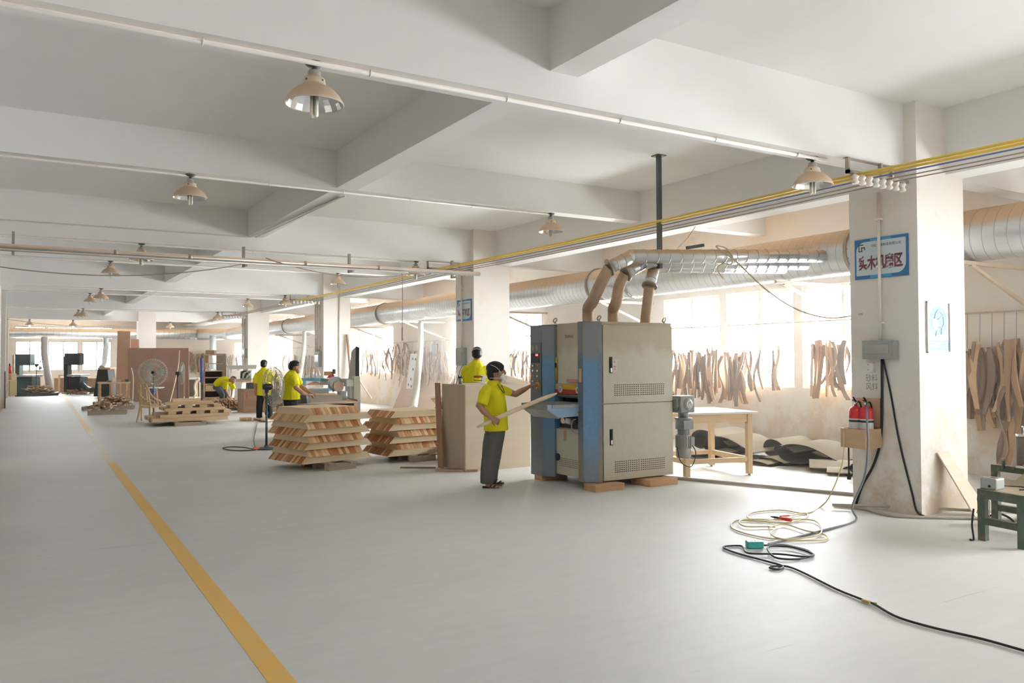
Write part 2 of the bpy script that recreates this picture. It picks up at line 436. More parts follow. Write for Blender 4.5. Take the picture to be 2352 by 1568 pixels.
def make_lamp(name, lit=False):
    t = thing(name, 'x', 'lamp')
    b = MB(); b.lathe([(.0,0),(.06,0),(.066,-.012),(.05,-.028),(.02,-.034),(.014,-.06),(.0,-.06)], n=16); b.build('ceiling_bracket', M_iron, t, local=True)
    b = MB(); b.lathe([(.0,-.052),(.036,-.055),(.045,-.068),(.045,-.10),(.047,-.105)], n=20); b.build('lamp_cap', M_cap, t, local=True)
    b = MB(); b.lathe([(.047,-.10),(.066,-.108),(.076,-.122),(.080,-.150),(.083,-.168),(.098,-.176),(.120,-.186),(.152,-.212),(.182,-.246),(.200,-.278),(.206,-.292),(.209,-.298),(.204,-.302),(.200,-.296)], n=40)
    for k in range(4):
        a = math.pi/2*k+.5; d = V((math.cos(a), math.sin(a), 0)); c = d*.0775+V((0,0,-.138)); b.cyl(c, c+d*.003, .0085, n=10, mat=1)
    b.build('lamp_shade', [M_shade, M_iron], t, local=True)
    b = MB(); b.lathe([(.070,-.160),(.092,-.182),(.118,-.194),(.150,-.220),(.180,-.253),(.200,-.296)][::-1], n=22, sm=False); b.build('reflector', M_reflector, t, local=True)
    b = MB()
    b.cyl((0,0,-.12),(0,0,-.20), .026, n=14)
    for k in range(4):
        a = math.pi/2*k+.3; x, y = .021*math.cos(a), .021*math.sin(a)
        b.tube([(x,y,-.19),(x,y,-.375),(x*.6,y*.6,-.384)], .0125, 10)
    b.build('lamp_tubes', M_lit if lit else M_cfl, t, local=True)
    return t
lamp0 = make_lamp('pendant_lamp'); _used = [0]
ordn = ['nearest', 'second', 'third', 'fourth', 'fifth', 'sixth', 'seventh', 'eighth', 'ninth', 'tenth']
def lamp(px, py, row, side, y, z):
    p = AZ(px, py, z); p.y = y; p.x = AY(px, py, y).x
    lab = 'unlit cream bell lamp over the %s, under the %s cross beam from the front' % (side, ordn[row])
    if not _used[0]: _used[0] = 1; lamp0.location = (p.x, y, z); lamp0['label'] = lab; lamp0['group'] = 'bell lamps under the beams'; return
    dup(lamp0, (p.x, y, z), row*.6, lab, 'bell lamps under the beams')
A_, B_ = 'open aisle', 'machine row'
for r, (px, py, s) in enumerate(()): pass
for px, py, row, s in ((722,155,0,A_),(1866,375,0,B_),(437,405,1,A_),(1265,492,1,B_),(325,560,2,A_),(955,607,2,B_),(254,603,3,A_),(776,632,3,B_),
                       (232,664,4,A_),(655,680,4,B_),(207,675,5,A_),(569,685,5,B_),(191,714,6,A_),(391,720,8,B_),(180,715,7,A_),(500,721,6,B_)):
    y = YC[2]+5.1415*row+(.30 if row % 2 == 0 else .36); z = ZB if row % 2 == 0 else ZM
    lamp(px, py, row, s, y, z)
for px, lab in ((68, 'lit bluish bell lamp above the left end window'), (168, 'lit bluish bell lamp above the middle end window')):
    t = make_lamp('pendant_lamp', True); y = YC[6]+.3; t.location = (AY(px, 728, y).x, y, ZB); tag(t, lab, 'lamp', 'lit lamps at the far end')
    ORG[t.name] = M.Translation(t.location)
# conduits under the beams
def conduit(label, x0, x1, y, z, r, clips, m=M_pvc):
    t = thing('conduit', label, 'conduit', (x0, y, z), 0, 'conduits under the beams')
    MB().cyl((x0,y,z), (x1,y,z), r, n=10).build('conduit_tube', m, t)
    for i in range(clips):
        x = x0+(x1-x0)*(i+.6)/clips; b = MB(); b.tube([(x, y-r-.004, z+r+.004), (x, y-r-.005, z), (x, y, z-r-.005), (x, y+r+.005, z), (x, y+r+.004, z+r+.004)], .006, 6); b.build('pipe_clip', M_pvc, t)
conduit('white conduit clipped under the nearest cross beam', -9, 7.3, YC[2]+.245, ZB-.022, .017, 14)
conduit('white conduit clipped under the second cross beam', -9, 7.3, YC[2]+5.36+.13, ZM-.022, .015, 16)
conduit('white conduit clipped under the third cross beam', -9, 7.3, YC[3]+.28, ZB-.022, .015, 16)
conduit('white conduit clipped under the fourth cross beam', -9, 7.4, YC[3]+5.36+.13, ZM-.022, .015, 12)
conduit('white conduit clipped under the fifth cross beam', -9, 7.4, YC[4]+.28, ZB-.022, .015, 12)
conduit('white conduit clipped under the sixth cross beam', -9, 7.4, YC[4]+5.36+.13, ZM-.022, .015, 10)
conduit('white conduit clipped under the seventh cross beam', -9, 5.8, YC[5]+.28, ZB-.022, .015, 10)
b = MB(); b.tube([(-9,YC[3]+.135,4.09),(3.60,YC[3]+.135,4.105),(3.66,YC[3]+.10,4.10),(3.72,YC[3]+.0,4.095),(3.93,YC[2]+5.9,4.095),(3.96,YC[2]+5.75,4.095)], .012, 8)
tag(b.build('conduit', M_pvc), 'thin conduit running along the third beam face and up the lengthwise beam', 'conduit')
b = MB(); b.tube([(3.84,YC[3]+.1,4.10),(3.96,YC[2]+5.9,4.10)], .012, 8)
tag(b.build('conduit', M_pvc), 'second thin conduit on the lengthwise beam underside', 'conduit')
# big dusty air pipe crossing the hall in front of the third beam
t = thing('air_pipe', 'long tan dust-covered pipe crossing the hall below the third cross beam', 'pipe', (0, 15.2, 3.6))
b = MB(); b.cyl((-9,15.33,3.61),(X0,15.33,3.61), .046, n=14); b.build('pipe_run', M_tanpipe, t)
b = MB(); b.cyl((-9,15.25,3.545),(6.8,15.25,3.545), .020, n=10); b.build('lower_pipe', M_tanpipe, t)
for x in (-5.0, -.1, 3.55, 5.6, 7.9):
    b = MB(); b.box((x-.02,15.385,3.50),(x+.02,15.46,ZB)); b.box((x-.02,15.20,3.49),(x+.02,15.46,3.52)); b.build('pipe_hanger', M_hoop, t)
for x in (1.4, 2.6, 4.7, 6.2):
    b = MB(); b.cyl((x-.03,15.33,3.61),(x+.03,15.33,3.61), .053, n=14); b.build('pipe_collar', M_tanpipe, t)
def sag(p, q, s, n=16): p = V(p); q = V(q); return [p.lerp(q, i/n)-V((0,0,s*4*(i/n)*(1-i/n))) for i in range(n+1)]
def cable(label, pts, r=.006, m=None, name='cable', cat='cable', group=None): return tag(MB().tube(pts, r, 6).build(name, m or M_brn), label, cat, group)
cable('brown cable drooping in a long curve across the aisle below the third beam', sag((-2.4,15.1,3.72), AY(555,607,15.2), .42, 24), .010, name='drooping_cable')
cable('brown cable drooping from the tan pipe beside the third column lamp', sag(AY(610,592,15.25), AY(925,632,15.3), .16, 20), .009, name='drooping_cable')
cable('thin cable hanging near the far left end windows', sag((-.45,40,3.55), AY(300,745,45), .18, 16), .012, name='drooping_cable')
b = MB(); q = AY(923,628,15.35); b.tube([q+V((0,0,.12)), q+V((.03,0,.06)), q, q+V((.015,0,-.1)), V((q.x+.01,q.y,2.4))], .008, 6); b.cyl((q.x+.01,q.y,2.15),(q.x+.01,q.y,2.42), .018, n=8)
tag(b.build('hanging_power_lead', M_brn), 'brown power lead hanging straight down from the tan pipe', 'cable')
# insulator racks where the wires pass the columns
def rack(row, label):
    y = YC[row+2]+.10; t = thing('insulator_rack', label, 'insulator rack', (7.9, y, ZB), 0, 'insulator racks on the column beams')
    b = MB(); b.box((7.44,y-.02,3.70),(8.50,y+.02,3.735)); b.box((7.44,y-.02,3.70),(7.47,y+.02,ZB)); b.box((8.2,y-.02,3.73),(8.23,y+.02,ZB)); b.box((7.44,y+.0,ZB-.012),(8.3,y+.048,ZB)); b.box((8.0,y-.02,3.73),(8.03,y+.02,ZB))
    b.build('rack_frame', M_hoop, t)
    for k in range(8):
        x = 7.56+.118*k; b = MB(); b.lathe([(.0,-.055),(.030,-.055),(.040,-.035),(.026,-.012),(.026,0),(.040,.022),(.030,.045),(.0,.045)], (x,y-.015,3.652), 14); b.build('insulator', M_porc, t)
rack(0, 'rack of white porcelain insulators at the nearest column top')
rack(1, 'rack of porcelain insulators at the second column top')
rack(2, 'rack of porcelain insulators at the third column top')
rack(3, 'rack of porcelain insulators at the fourth column top')
wires = [(7.56, M_yel, .016, 'yellow'), (7.70, M_yel, .015, 'second yellow'), (7.85, M_blu, .009, 'dark blue'), (8.05, M_brn, .007, 'thin brown'), (8.22, M_brn, .007, 'second thin brown')]
def anc(k): return YC[k+2]+.06
for k in range(-1, 4):
    for x, m, r, nm in wires:
        mm = m if k < 2 else M_brn
        if k >= 2 and x > 8.0: continue
        where = ['in front of the nearest column', 'between the nearest and second columns', 'between the second and third columns', 'between the third and fourth columns', 'past the fourth column'][k+1]
        y0 = anc(k); y1 = anc(k+1)
        cable('%s overhead wire %s' % (nm, where), sag((x,y0,3.69),(x,y1,3.69), .035, 10), r if k < 2 else .012, mm, 'overhead_wire', 'wire', 'wires strung along the columns')
for x in (-.75, -.9, -1.05):
    cable('thin grey wire strung along the left columns', sag((x,30,3.8),(x,46,3.75), .05, 8), .010, M_brn, 'overhead_wire', 'wire', 'wires strung along the left columns')
# main extraction duct along the window wall
def helix_ring(p0, p1, rad, pitch, r):
    p0 = V(p0); p1 = V(p1); d = p1-p0; L = d.length; d.normalize(); a = V((0,0,1)); s = d.cross(a).normalized(); u = s.cross(d)
    n = int(L/pitch*20); return [p0+d*(L*i/n)+(s*math.cos(i*math.pi/10)+u*math.sin(i*math.pi/10))*rad for i in range(n+1)]
DX, DZ, DR = 10.86, 3.37, .345
t = thing('extraction_duct', 'large spiral metal dust duct along the window wall, tan dust on top', 'duct', (DX, 10, 3))
b = MB(); b.cyl((DX,YFRONT+.1,DZ),(DX,50.2,DZ), DR, n=40); b.build('duct_run', M_galv, t)
b = MB(); b.tube(helix_ring((DX,.5,DZ),(DX,50.2,DZ), DR, .155, .006), .007, 4); b.build('spiral_seam', M_seam, t)
P0 = V((DX,50.2,DZ)); P1 = V((DX-1.6,51.95,DZ)); P2 = V((-9.3,51.95,3.33))
b = MB(); b.tube([P0+V((0,-.01,0)), V((DX-.25,51.0,DZ)), V((DX-.8,51.7,DZ)), P1], DR*.97, 28); b.build('duct_bend', M_galv, t)
b = MB(); b.tube([P1, P2], .29, 28); b.tube(helix_ring(P1, P2, .29, .3, .006), .008, 4, 1); b.build('end_wall_run', [M_galv, M_seam], t)
for y in (1.2, AX(1940,580,10.5).y, 12.9, AX(1345,640,10.5).y, AX(1050,690,10.5).y, AX(862,720,10.5).y, 32.0, 38.0, 44.5):
    b = MB(); b.cyl((DX,y-.025,DZ),(DX,y+.025,DZ), DR+.032, n=40)
    for k in range(16):
        a = math.pi/8*k; c = V((DX+math.cos(a)*(DR+.022), y-.03, DZ+math.sin(a)*(DR+.022))); b.cyl(c, c+V((0,-.02,0)), .010, n=6)
    b.build('flange_ring', M_hoop, t)
# wall brackets under the duct
M_angle = mat('dusty_angle_iron', (.62,.50,.38), .6, .2, var=.15)
for i, y in enumerate((5.95, 9.0, 13.9, 18.2, 24.3, 29.0, 34.4, 39.2)):
    t = thing('duct_bracket', ['angle iron bracket carrying the duct right of the nearest column','angle iron duct bracket above the first window group','angle iron duct bracket at the left end of the first window group','slanting duct bracket just right of the second column','duct bracket left of the second column','duct bracket above the third window group','duct bracket beside the third column','duct bracket at the far window group'][i], 'bracket', (11.4, y, DZ-DR), 0, 'duct brackets on the window wall')
    b = MB(); b.bar((DX-.35,y,DZ-DR-.03),(XW,y,DZ-DR-.03), .05, .05); b.build('bracket_arm', M_angle, t)
    b = MB(); b.bar((DX-.15,y,DZ-DR-.05),(XW,y,2.45), .045, .045); b.build('bracket_strut', M_angle, t)
# branch pipes from the sander up to the duct
E1 = AD(1450,589,11.05); D1 = AD(1893,588,12.45)
off = CF*.34+V((0,0,-.045))
def elbow_pipe(label, e, d, top, fl_pt, r, seam=True, drop=None):
    t = thing('branch_duct', label, 'duct', e, 0, 'branch ducts above the sander')
    b = MB(); b.tube([e, d], r, 24); b.tube([e, e.lerp(fl_pt, .5), fl_pt], r*.93, 24)
    b.ball(e, r*.985, 20)
    b.build('duct_run', M_galv, t)
    n = int((d-e).length/.19)
    for i in range(1, n):
        c = e.lerp(d, i/n); dd = (d-e).normalized(); MB().cyl(c-dd*.006, c+dd*.006, r+.005, n=24).build('seam_ring', M_seam, t)
    for k in (.35, .7): c = e.lerp(fl_pt, k); dd = (fl_pt-e).normalized(); MB().cyl(c-dd*.006, c+dd*.006, r*.93+.005, n=24).build('seam_ring', M_seam, t)
    dd = (fl_pt-e).normalized(); f = MB(); f.cyl(fl_pt-dd*.012, fl_pt+dd*.012, r+.024, n=24)
    f.build('flange', M_hoop, t)
    return t
M_hose = mat('ribbed_hose_under_dust', (.50,.36,.25), .8, var=.2, scale=9, dust=((.60,.44,.30), .6, .3))
def hose(label, pts, r):
    # corrugated: alternate radii along a smooth path
    P = []
    for i in range(len(pts)-1):
        a = pts[max(i-1,0)]; b_ = pts[i]; c = pts[i+1]; d = pts[min(i+2,len(pts)-1)]
        for k in range(40):
            u = k/40; P.append(.5*((2*b_)+(c-a)*u+(2*a-5*b_+4*c-d)*u*u+(-a+3*b_-3*c+d)*u**3))
    P.append(pts[-1])
    L = sum((P[i+1]-P[i]).length for i in range(len(P)-1)); n = int(L/.0135); Q = []; acc = 0; j = 0; step = L/n
    for i in range(n+1):
        tgt = step*i
        while j < len(P)-2 and acc+(P[j+1]-P[j]).length < tgt: acc += (P[j+1]-P[j]).length; j += 1
        sg = (P[j+1]-P[j]).length; Q.append(P[j].lerp(P[j+1], min(1, (tgt-acc)/max(sg, 1e-6))))
    b = MB(); b.tube(Q, [r*(1.04 if i % 2 else .90) for i in range(n+1)], 18, sm=True)
    tag(b.build('flexible_hose', M_hose), label, 'hose', 'ribbed hoses on the sander')
MT = 2.262
F1 = AD(1400,614,11.0); F2 = AD(1437,628,11.3); F3 = AD(1492,656,11.35)
elbow_pipe('front metal branch duct with the longest run above the sander', E1, D1, None, F1, .098)
E2 = AD(1480,603,11.4); D2 = AD(1850,606,12.5); E3 = AD(1503,612,11.5); D3 = AD(1800,616,12.6)
elbow_pipe('middle metal branch duct behind the front one above the sander', E2, D2, None, F2, .092)
t3 = elbow_pipe('rear metal branch duct ending in a straight drop onto the sander', E3, D3, None, F3, .085)
T1 = V((7.05,9.45,MT)); T2 = V((7.33,9.22,MT)); T3 = V((7.72,8.98,MT))
hose('ribbed dusty hose, leftmost on the sander roof', [T1, T1+V((-.0,0,.22)), AD(1362,690,11.35), AD(1383,645,11.1), F1], .082)
hose('ribbed dusty hose, middle of three on the sander roof', [T2, T2+V((0,0,.2)), AD(1415,695,11.4), AD(1423,655,11.35), F2], .080)
hose('ribbed dusty hose rising straight from the sander roof, rightmost of three', [T3, T3.lerp(F3, .4), T3.lerp(F3, .8), F3], .074)
# hanger post from the ceiling
pp = AZ(1513, 357, ZS)
t = thing('hanger_post', 'black steel post dropping from the ceiling to hold the branch ducts', 'post', (pp.x, pp.y, ZS))
b = MB(); b.box((pp.x-.028,pp.y-.028,3.02),(pp.x+.028,pp.y+.028,ZS-.012)); b.build('post_tube', M_iron, t)
b = MB(); b.box((pp.x-.075,pp.y-.075,ZS-.014),(pp.x+.075,pp.y+.075,ZS)); b.build('ceiling_plate', M_iron, t)
b = MB(); b.bar(AD(1487,599,11.25), AD(1537,594,11.6), .05, .035); b.bar(AD(1500,597,11.3)+V((0,0,0)), V((pp.x,pp.y,3.08)), .04, .035); b.build('cross_bar', M_iron, t)
b = MB(); b.bar(AD(1578,569,12.4), AD(1615,563,12.6), .05, .05); tag(b.build('steel_strap', M_iron), 'short black steel bar lying on the main duct behind the hanger post', 'bar')
# air line looping over the branch duct and down to the column
M_hosebeige = mat('beige_air_hose', (.66,.53,.38), .5, var=.08)
pts = [AD(1660,640,11.7), AD(1648,618,11.7), AD(1660,606,11.65), AD(1680,606,11.6), AD(1682,588,11.6), AD(1668,570,11.6), AD(1645,566,11.6), AD(1690,600,11.5), AD(1760,665,11.2), AD(1830,710,10.8), AD(1905,730,10.4), V((X0-.03,6.0,2.27))]
def smooth(pts, n=8):
    pts = [V(p) for p in pts]; P = []
    for i in range(len(pts)-1):
        a = pts[max(i-1,0)]; b_ = pts[i]; c = pts[i+1]; d = pts[min(i+2,len(pts)-1)]
        for k in range(n):
            u = k/n; P.append(.5*((2*b_)+(c-a)*u+(2*a-5*b_+4*c-d)*u*u+(-a+3*b_-3*c+d)*u**3))
    return P+[pts[-1]]
cable('beige air hose looped over the branch ducts and drooping to the nearest column', smooth(pts), .010, M_hosebeige, 'air_hose', 'hose')
pts = [AD(1597,520,12.0), AD(1580,545,11.9), AD(1556,570,11.8)]
cable('thin wire hanging from the beam to the branch ducts', smooth(pts), .005, M_brn)
# ================================================================ wide-belt sander and what stands round it
def zpaint(name, col, bands, rough=.5, var=.12, scale=4.):
    """paint worn / dust-caked in bands of the thing's own height: bands=(z0,z1,colour,amount)"""
    m, t, b = _nt(name); co = _coord(t, False); n = _noise(t, co, scale, 6, .65); n2 = _noise(t, co, scale*4, 4)
    c = _mix(t, n2, [x*(1-var) for x in col], [min(1, x*(1+var)) for x in col])
    sp = _n(t, 'ShaderNodeSeparateXYZ'); t.links.new(co, sp.inputs[0]); z = _math(t, 'ADD', sp.outputs[2], _math(t, 'MULTIPLY_ADD', n, .5, -.25))
    for z0, z1, cc, am in bands:
        k = _math(t, 'MULTIPLY', _ramp(t, z, z0, z1), _math(t, 'MULTIPLY_ADD', n, .5, am-.25)); c = _mix(t, k, c, cc)
    t.links.new(c, b.inputs['Base Color']); b.inputs['Roughness'].default_value = rough; return m
M_cream = zpaint('sander_cream_paint', (.60,.575,.475), [(1.80, 1.95, (.44,.33,.22), .55), (.5, .0, (.46,.36,.24), .35)], .45, .06)
M_sblue = zpaint('sander_blue_paint', (.15,.31,.50), [(1.72, 1.86, (.30,.25,.20), .75), (.75, .25, (.29,.24,.20), .55), (1.0, 1.05, (.13,.2,.3), .1)], .45, .2)
M_spil = zpaint('sander_worn_pillar', (.13,.19,.27), [(1.75, 1.9, (.27,.24,.2), .6), (.95, .35, (.33,.25,.18), .75)], .5, .35, 6)
M_sgrey = mat('sander_steel_grey', (.26,.28,.28), .45, .3, var=.25, spot=((.42,.37,.30), .52, 7, .5))
M_black = mat('black_plastic', (.02,.022,.023), .45, var=.2)
M_chrome = mat('chrome', (.75,.76,.77), .18, 1., var=.03)
M_slot = mat('vent_slot_dark', (.10,.085,.07), .9)
M_wht = mat('white_plastic', (.80,.80,.79), .45, var=.04)
M_red = mat('warning_red', (.45,.045,.03), .5, var=.15)
M_ylw = mat('warning_yellow', (.70,.42,.02), .5, var=.1)
M_led = emit('red_led_digits', (1., .06, .05), 5)
M_pink = mat('faded_notice_strip', (.56,.33,.24), .6, var=.15, scale=30)
M_panel = mat('control_panel_grey', (.15,.165,.175), .5, var=.12)
PX, PY = 6.62, 8.72
sd = thing('wide_belt_sander', 'big worn blue and cream wide-belt sanding machine on wooden blocks', 'machine', (7.3, 9.36, 0))
b = MB(); b.box((PX,PY+.02,1.27),(8.0,10.0,2.262)).box((PX,PY+.02,.15),(8.0,10.0,.78)).box((7.35,PY+.02,.78),(8.0,10.0,1.27)).box((PX,PY+.02,.78),(7.35,PY+.10,1.27)).box((PX,9.9,.78),(7.35,10.0,1.27))
b.build('cabinet', M_cream, sd, bevel=.006)
b = MB(); b.box((6.66,PY+.05,.105),(7.97,9.97,.15)); b.build('base_frame', M_sgrey, sd)
b = MB(); b.prism([(6.50,8.96,.09),(6.50,8.845,.09),(6.65,PY-.012,.09),(6.725,PY-.012,.09),(6.725,8.96,.09)], (0,0,2.172)); o = b.build('right_pillar', M_spil, sd, bevel=.004)
b = MB(); b.prism([(6.503,8.838,.10),(6.648,PY-.018,.10),(6.645,PY-.022,.10),(6.499,8.834,.10)], (0,0,2.15)); b.build('pillar_chamfer', M_sblue, sd)
b = MB(); b.prism([(6.44,10.06,.07),(6.44,9.74,.07),(6.56,9.61,.07),(6.76,9.61,.07),(6.76,10.06,.07)], (0,0,2.178)); b.build('left_pillar', zpaint('sander_left_pillar', (.12,.165,.20), [(1.68, 1.85, (.24,.235,.22), .6), (.9, .3, (.25,.25,.24), .6)], .45, .25), sd, bevel=.004)
b = MB(); b.prism([(6.436,9.735,.08),(6.556,9.605,.08),(6.70,9.605,.08),(6.70,9.600,.08),(6.553,9.600,.08),(6.432,9.732,.08)], (0,0,2.15)); b.build('pillar_side', M_sblue, sd)
# hood over the feed opening
b = MB(); b.box((6.60,8.96,1.40),(PX,9.605,2.25)); hd = b.build('hood_panel', M_cream, sd, bevel=.004)
b = MB(); b.box((6.57,8.96,1.325),(PX,9.605,1.40), 1); b.box((6.575,8.96,1.265),(PX,9.605,1.325), 0); b.box((6.566,9.10,1.335),(6.571,9.42,1.392), 2)
b.build('warning_bar', [M_red, mat('hood_lip_tan', (.50,.36,.24), .6, var=.2), M_ylw], sd)
for y in (9.05, 9.47):
    b = MB(); b.cyl((6.572,y,1.325),(6.560,y,1.325), .045, n=20); b.cyl((6.562,y,1.325),(6.557,y,1.325), .028, n=12, mat=1); b.build('warning_disc', [M_wht, mat('disc_red_ring_%d' % int(y*10), (.55,.35,.33), .5)], sd)
b = MB(); b.box((6.594,8.97,1.425),(6.600,9.36,1.475)); b.build('notice_strip', M_pink, sd)
b = MB()
for k in range(7): b.prism([(6.5985,9.40-.03*k,2.05),(6.5985,9.385-.03*k,2.05),(6.5985,9.373-.03*k,2.09 if k else 2.105),(6.5985,9.388-.03*k,2.09 if k else 2.105)], (-.002,0,0))
b.build('faded_lettering', mat('faded_brown_lettering', (.34,.22,.12), .7), sd)
b = MB(); b.tube([(6.585,9.585,1.78),(6.575,9.58,1.7),(6.58,9.59,1.45)], .012, 8, 0); b.cyl((6.57,9.585,1.70),(6.57,9.585,1.63), .016, n=8, mat=1); b.build('emergency_cord', [M_ylw, M_black], sd)
# control panel on the left pillar
cp = MB().box((6.428,9.76,1.22),(6.441,10.04,1.99)).build('control_panel', M_panel, sd, bevel=.003)
for k in range(2): MB().box((6.420,9.83+.10*k,1.88),(6.429,9.885+.10*k,1.955)).build('meter', M_sgrey, cp)
b = MB().box((6.420,9.80,1.70),(6.429,10.02,1.84)); b.build('display', M_black, cp)
b = MB()
for k in range(3): b.box((6.4165,9.822+.022*k,1.80),(6.4195,9.838+.022*k,1.83))
b.build('led_digits', M_led, cp)
for r in range(4):
    for c in range(2):
        y, z = 9.84+.12*c, 1.66-.075*r; q = MB(); q.cyl((6.43,y,z),(6.412,y,z), .016, n=14); q.cyl((6.414,y,z),(6.405,y,z), .011, n=12, mat=1); q.build('push_button', [M_chrome, M_wht if (r+c) % 3 else M_red], cp)
b = MB().box((6.420,9.795,1.325),(6.430,9.885,1.425)); es = b.build('emergency_stop', M_ylw, sd)
b = MB(); b.cyl((6.422,9.84,1.375),(6.40,9.84,1.375), .014, n=12); b.lathe([(0,.018),(.022,.014),(.026,0),(.0,0)], (6.40,9.84,1.375), 16, 0, M.Rotation(R(-90), 4, 'Y')); b.build('stop_knob', M_red, es)
# feed table
tb = MB(); tb.box((6.06,8.93,1.10),(6.64,9.57,1.145), 0)
tb.prism([(5.99,8.94,1.145),(5.99,8.94,1.085),(6.17,8.94,.965),(6.64,8.94,.985),(6.64,8.94,1.145)], (0,.62,0), 1)
ft = tb.build('feed_table', [M_sgrey, zpaint('table_side_blue', (.24,.38,.54), [(.95, 1.1, (.24,.36,.5), .2)], .45, .2)], sd, bevel=.003)
b = MB(); b.box((5.975,8.93,1.075),(5.99,9.57,1.15)); b.prism([(5.984,8.93,1.075),(6.17,8.93,.952),(6.178,8.93,.962),(5.996,8.93,1.083)], (0,.64,0)); b.build('table_end_plate', M_sgrey, ft)
b = MB(); b.box((6.0,8.96,1.145),(6.68,9.54,1.152)); b.build('feed_belt', mat('feed_belt_rubber', (.22,.20,.18), .8, var=.25), ft)
b = MB(); b.cyl((6.63,8.96,1.24),(6.63,9.6,1.24), .035, n=16); b.build('pressure_roller', M_sgrey, sd)
# lift drive under the table
b = MB(); b.box((6.64,8.97,.775),(6.66,9.58,.965)); b.build('drive_bay', M_black, sd)
b = MB(); b.cyl((6.64,9.20,.89),(6.52,9.20,.89), .05, n=16, mat=0); b.build('drive_motor', M_sgrey, sd); MB().box((6.49,9.17,.86),(6.525,9.24,.93)).build('terminal_box', M_wht, sd); MB().cyl((6.64,9.40,.89),(6.55,9.40,.89), .045, n=14).build('chain_sprocket', M_chrome, sd)
b = MB(); c = V((6.53,9.04,.83)); b.tube([c+V((0,.115*math.cos(a),.10*math.sin(a))) for a in [i*math.pi*1.75/20+2.3 for i in range(21)]], .008, 8); b.build('drive_cable', mat('pinkish_cable', (.60,.42,.37), .5), sd)
lp = MB(); lp.box((6.585,8.97,.12),(6.605,9.62,.765), 0)
for r in range(5):
    for k in range(15): y = 9.03+.034*k; z = .24+.026*r; lp.box((6.5835,y,z),(6.586,y+.017,z+.010), 1)
lp.box((6.583,9.36,.60),(6.586,9.42,.745), 2)
lp.build('front_cover', [M_cream, M_slot, mat('tan_tape', (.50,.36,.20), .6)], sd)
b = MB(); b.lathe([(0,0),(.05,0),(.052,.02),(.03,.03),(.0,.03)], (6.585,9.56,.36), 18, 0, M.Rotation(R(-90), 4, 'Y')); b.build('hand_knob', M_black, sd)
# doors on the side facing the room
def door(name, z0, z1, hz):
    d = MB(); d.box((6.745,PY-.012,z0),(7.985,PY+.02,z1), 0)
    for g in range(2):
        for r in range(6):
            for k in range(12):
                x = 6.93+.46*g+.0375*k; z = z0+.10+.028*r; d.box((x,PY-.0135,z),(x+.024,PY-.0115,z+.012), 1)
    o = d.build(name, [M_cream, M_slot], sd, bevel=.004)
    h = MB(); h.box((6.845,PY-.020,hz),(6.895,PY-.012,hz+.22), 0); h.box((6.857,PY-.030,hz+.012),(6.883,PY-.018,hz+.07), 1); h.box((6.855,PY-.030,hz+.09),(6.885,PY-.020,hz+.205), 0)
    h.build('door_handle', [M_black, M_chrome], o); return o
up = door('upper_door', 1.150, 2.215, 1.56); dn = door('lower_door', .105, 1.138, .58)
b = MB(); b.box((6.90,PY-.0145,1.575),(6.985,PY-.012,1.745), 0); b.prism([(6.915,PY-.0155,1.70),(6.955,PY-.0155,1.70),(6.935,PY-.0155,1.735)], (0,.001,0), 1); b.box((6.915,PY-.0155,1.64),(6.965,PY-.0145,1.655), 1); b.box((6.915,PY-.0155,1.61),(6.955,PY-.0145,1.622), 1); b.build('warning_sticker', [mat('sticker_white', (.72,.66,.66), .5), mat('sticker_mark', (.45,.32,.34), .5)], up)
b = MB(); b.box((6.494,8.865,1.44),(6.499,8.925,1.62), 0); b.prism([(6.492,8.915,1.58),(6.492,8.875,1.58),(6.492,8.895,1.61)], (.001,0,0), 1); b.build('pillar_sticker', [mat('aged_sticker', (.55,.45,.27), .6), M_ylw], sd)
b = MB(); b.box((6.492,8.86,.985),(6.499,8.95,1.045)); b.build('rating_plate', mat('brown_plate', (.22,.17,.11), .6, var=.3), sd)
for p in (AZ(1275,743,2.262), AZ(1376,738,2.262), V((7.93,PY+.09,2.262)), V((7.93,9.9,2.262))):
    q = MB(); n = 18; q.tube([p+V((.028*math.cos(i*2*math.pi/n), -.028*math.sin(i*2*math.pi/n)*.6, .048+.028*math.sin(i*2*math.pi/n))) for i in range(n)], .009, 8, closed=True); q.cyl(p, p+V((0,0,.022)), .014, n=10)
    q.build('lifting_eye', M_hoop, sd)
for x, y in ((6.72,8.86),(7.9,8.86),(6.72,9.86),(7.9,9.86)):
    MB().cyl((x,y,.09),(x,y,.106), .045, n=14).build('machine_foot', M_sgrey, sd)
gm = MB().box((8.03,8.74,.98),(8.30,8.98,1.22)).box((8.0,8.78,1.02),(8.035,8.94,1.18)).build('gearbox', M_sgrey, sd, bevel=.012)
b = MB(); b.lathe([(.0,-.01),(.085,-.01),(.085,0),(.065,.012),(.062,.03),(.03,.032),(.025,.02),(0,.02)], (8.17,8.735,1.10), 24, 0, M.Rotation(R(90), 4, 'X')); b.build('output_flange', mat('bare_cast_metal', (.50,.50,.48), .4, .7, var=.2), gm)
b = MB(); b.cyl((8.19,8.86,.98),(8.19,8.86,.90), .075, n=20); b.cyl((8.19,8.86,.905),(8.19,8.86,.875), .125, n=24); b.cyl((8.19,8.86,.88),(8.19,8.86,.74), .115, n=24); b.cyl((8.19,8.86,.74),(8.19,8.86,.66), .085, n=20)
b.box((8.09,8.74,.74),(8.28,8.80,.87)); b.build('gear_reducer', M_sgrey, gm, bevel=.006)
b = MB(); b.lathe([(0,.66),(.10,.66),(.104,.64),(.104,.46),(.108,.45),(.108,.34),(.095,.325),(0,.325)], (8.19,8.86,0), 24)
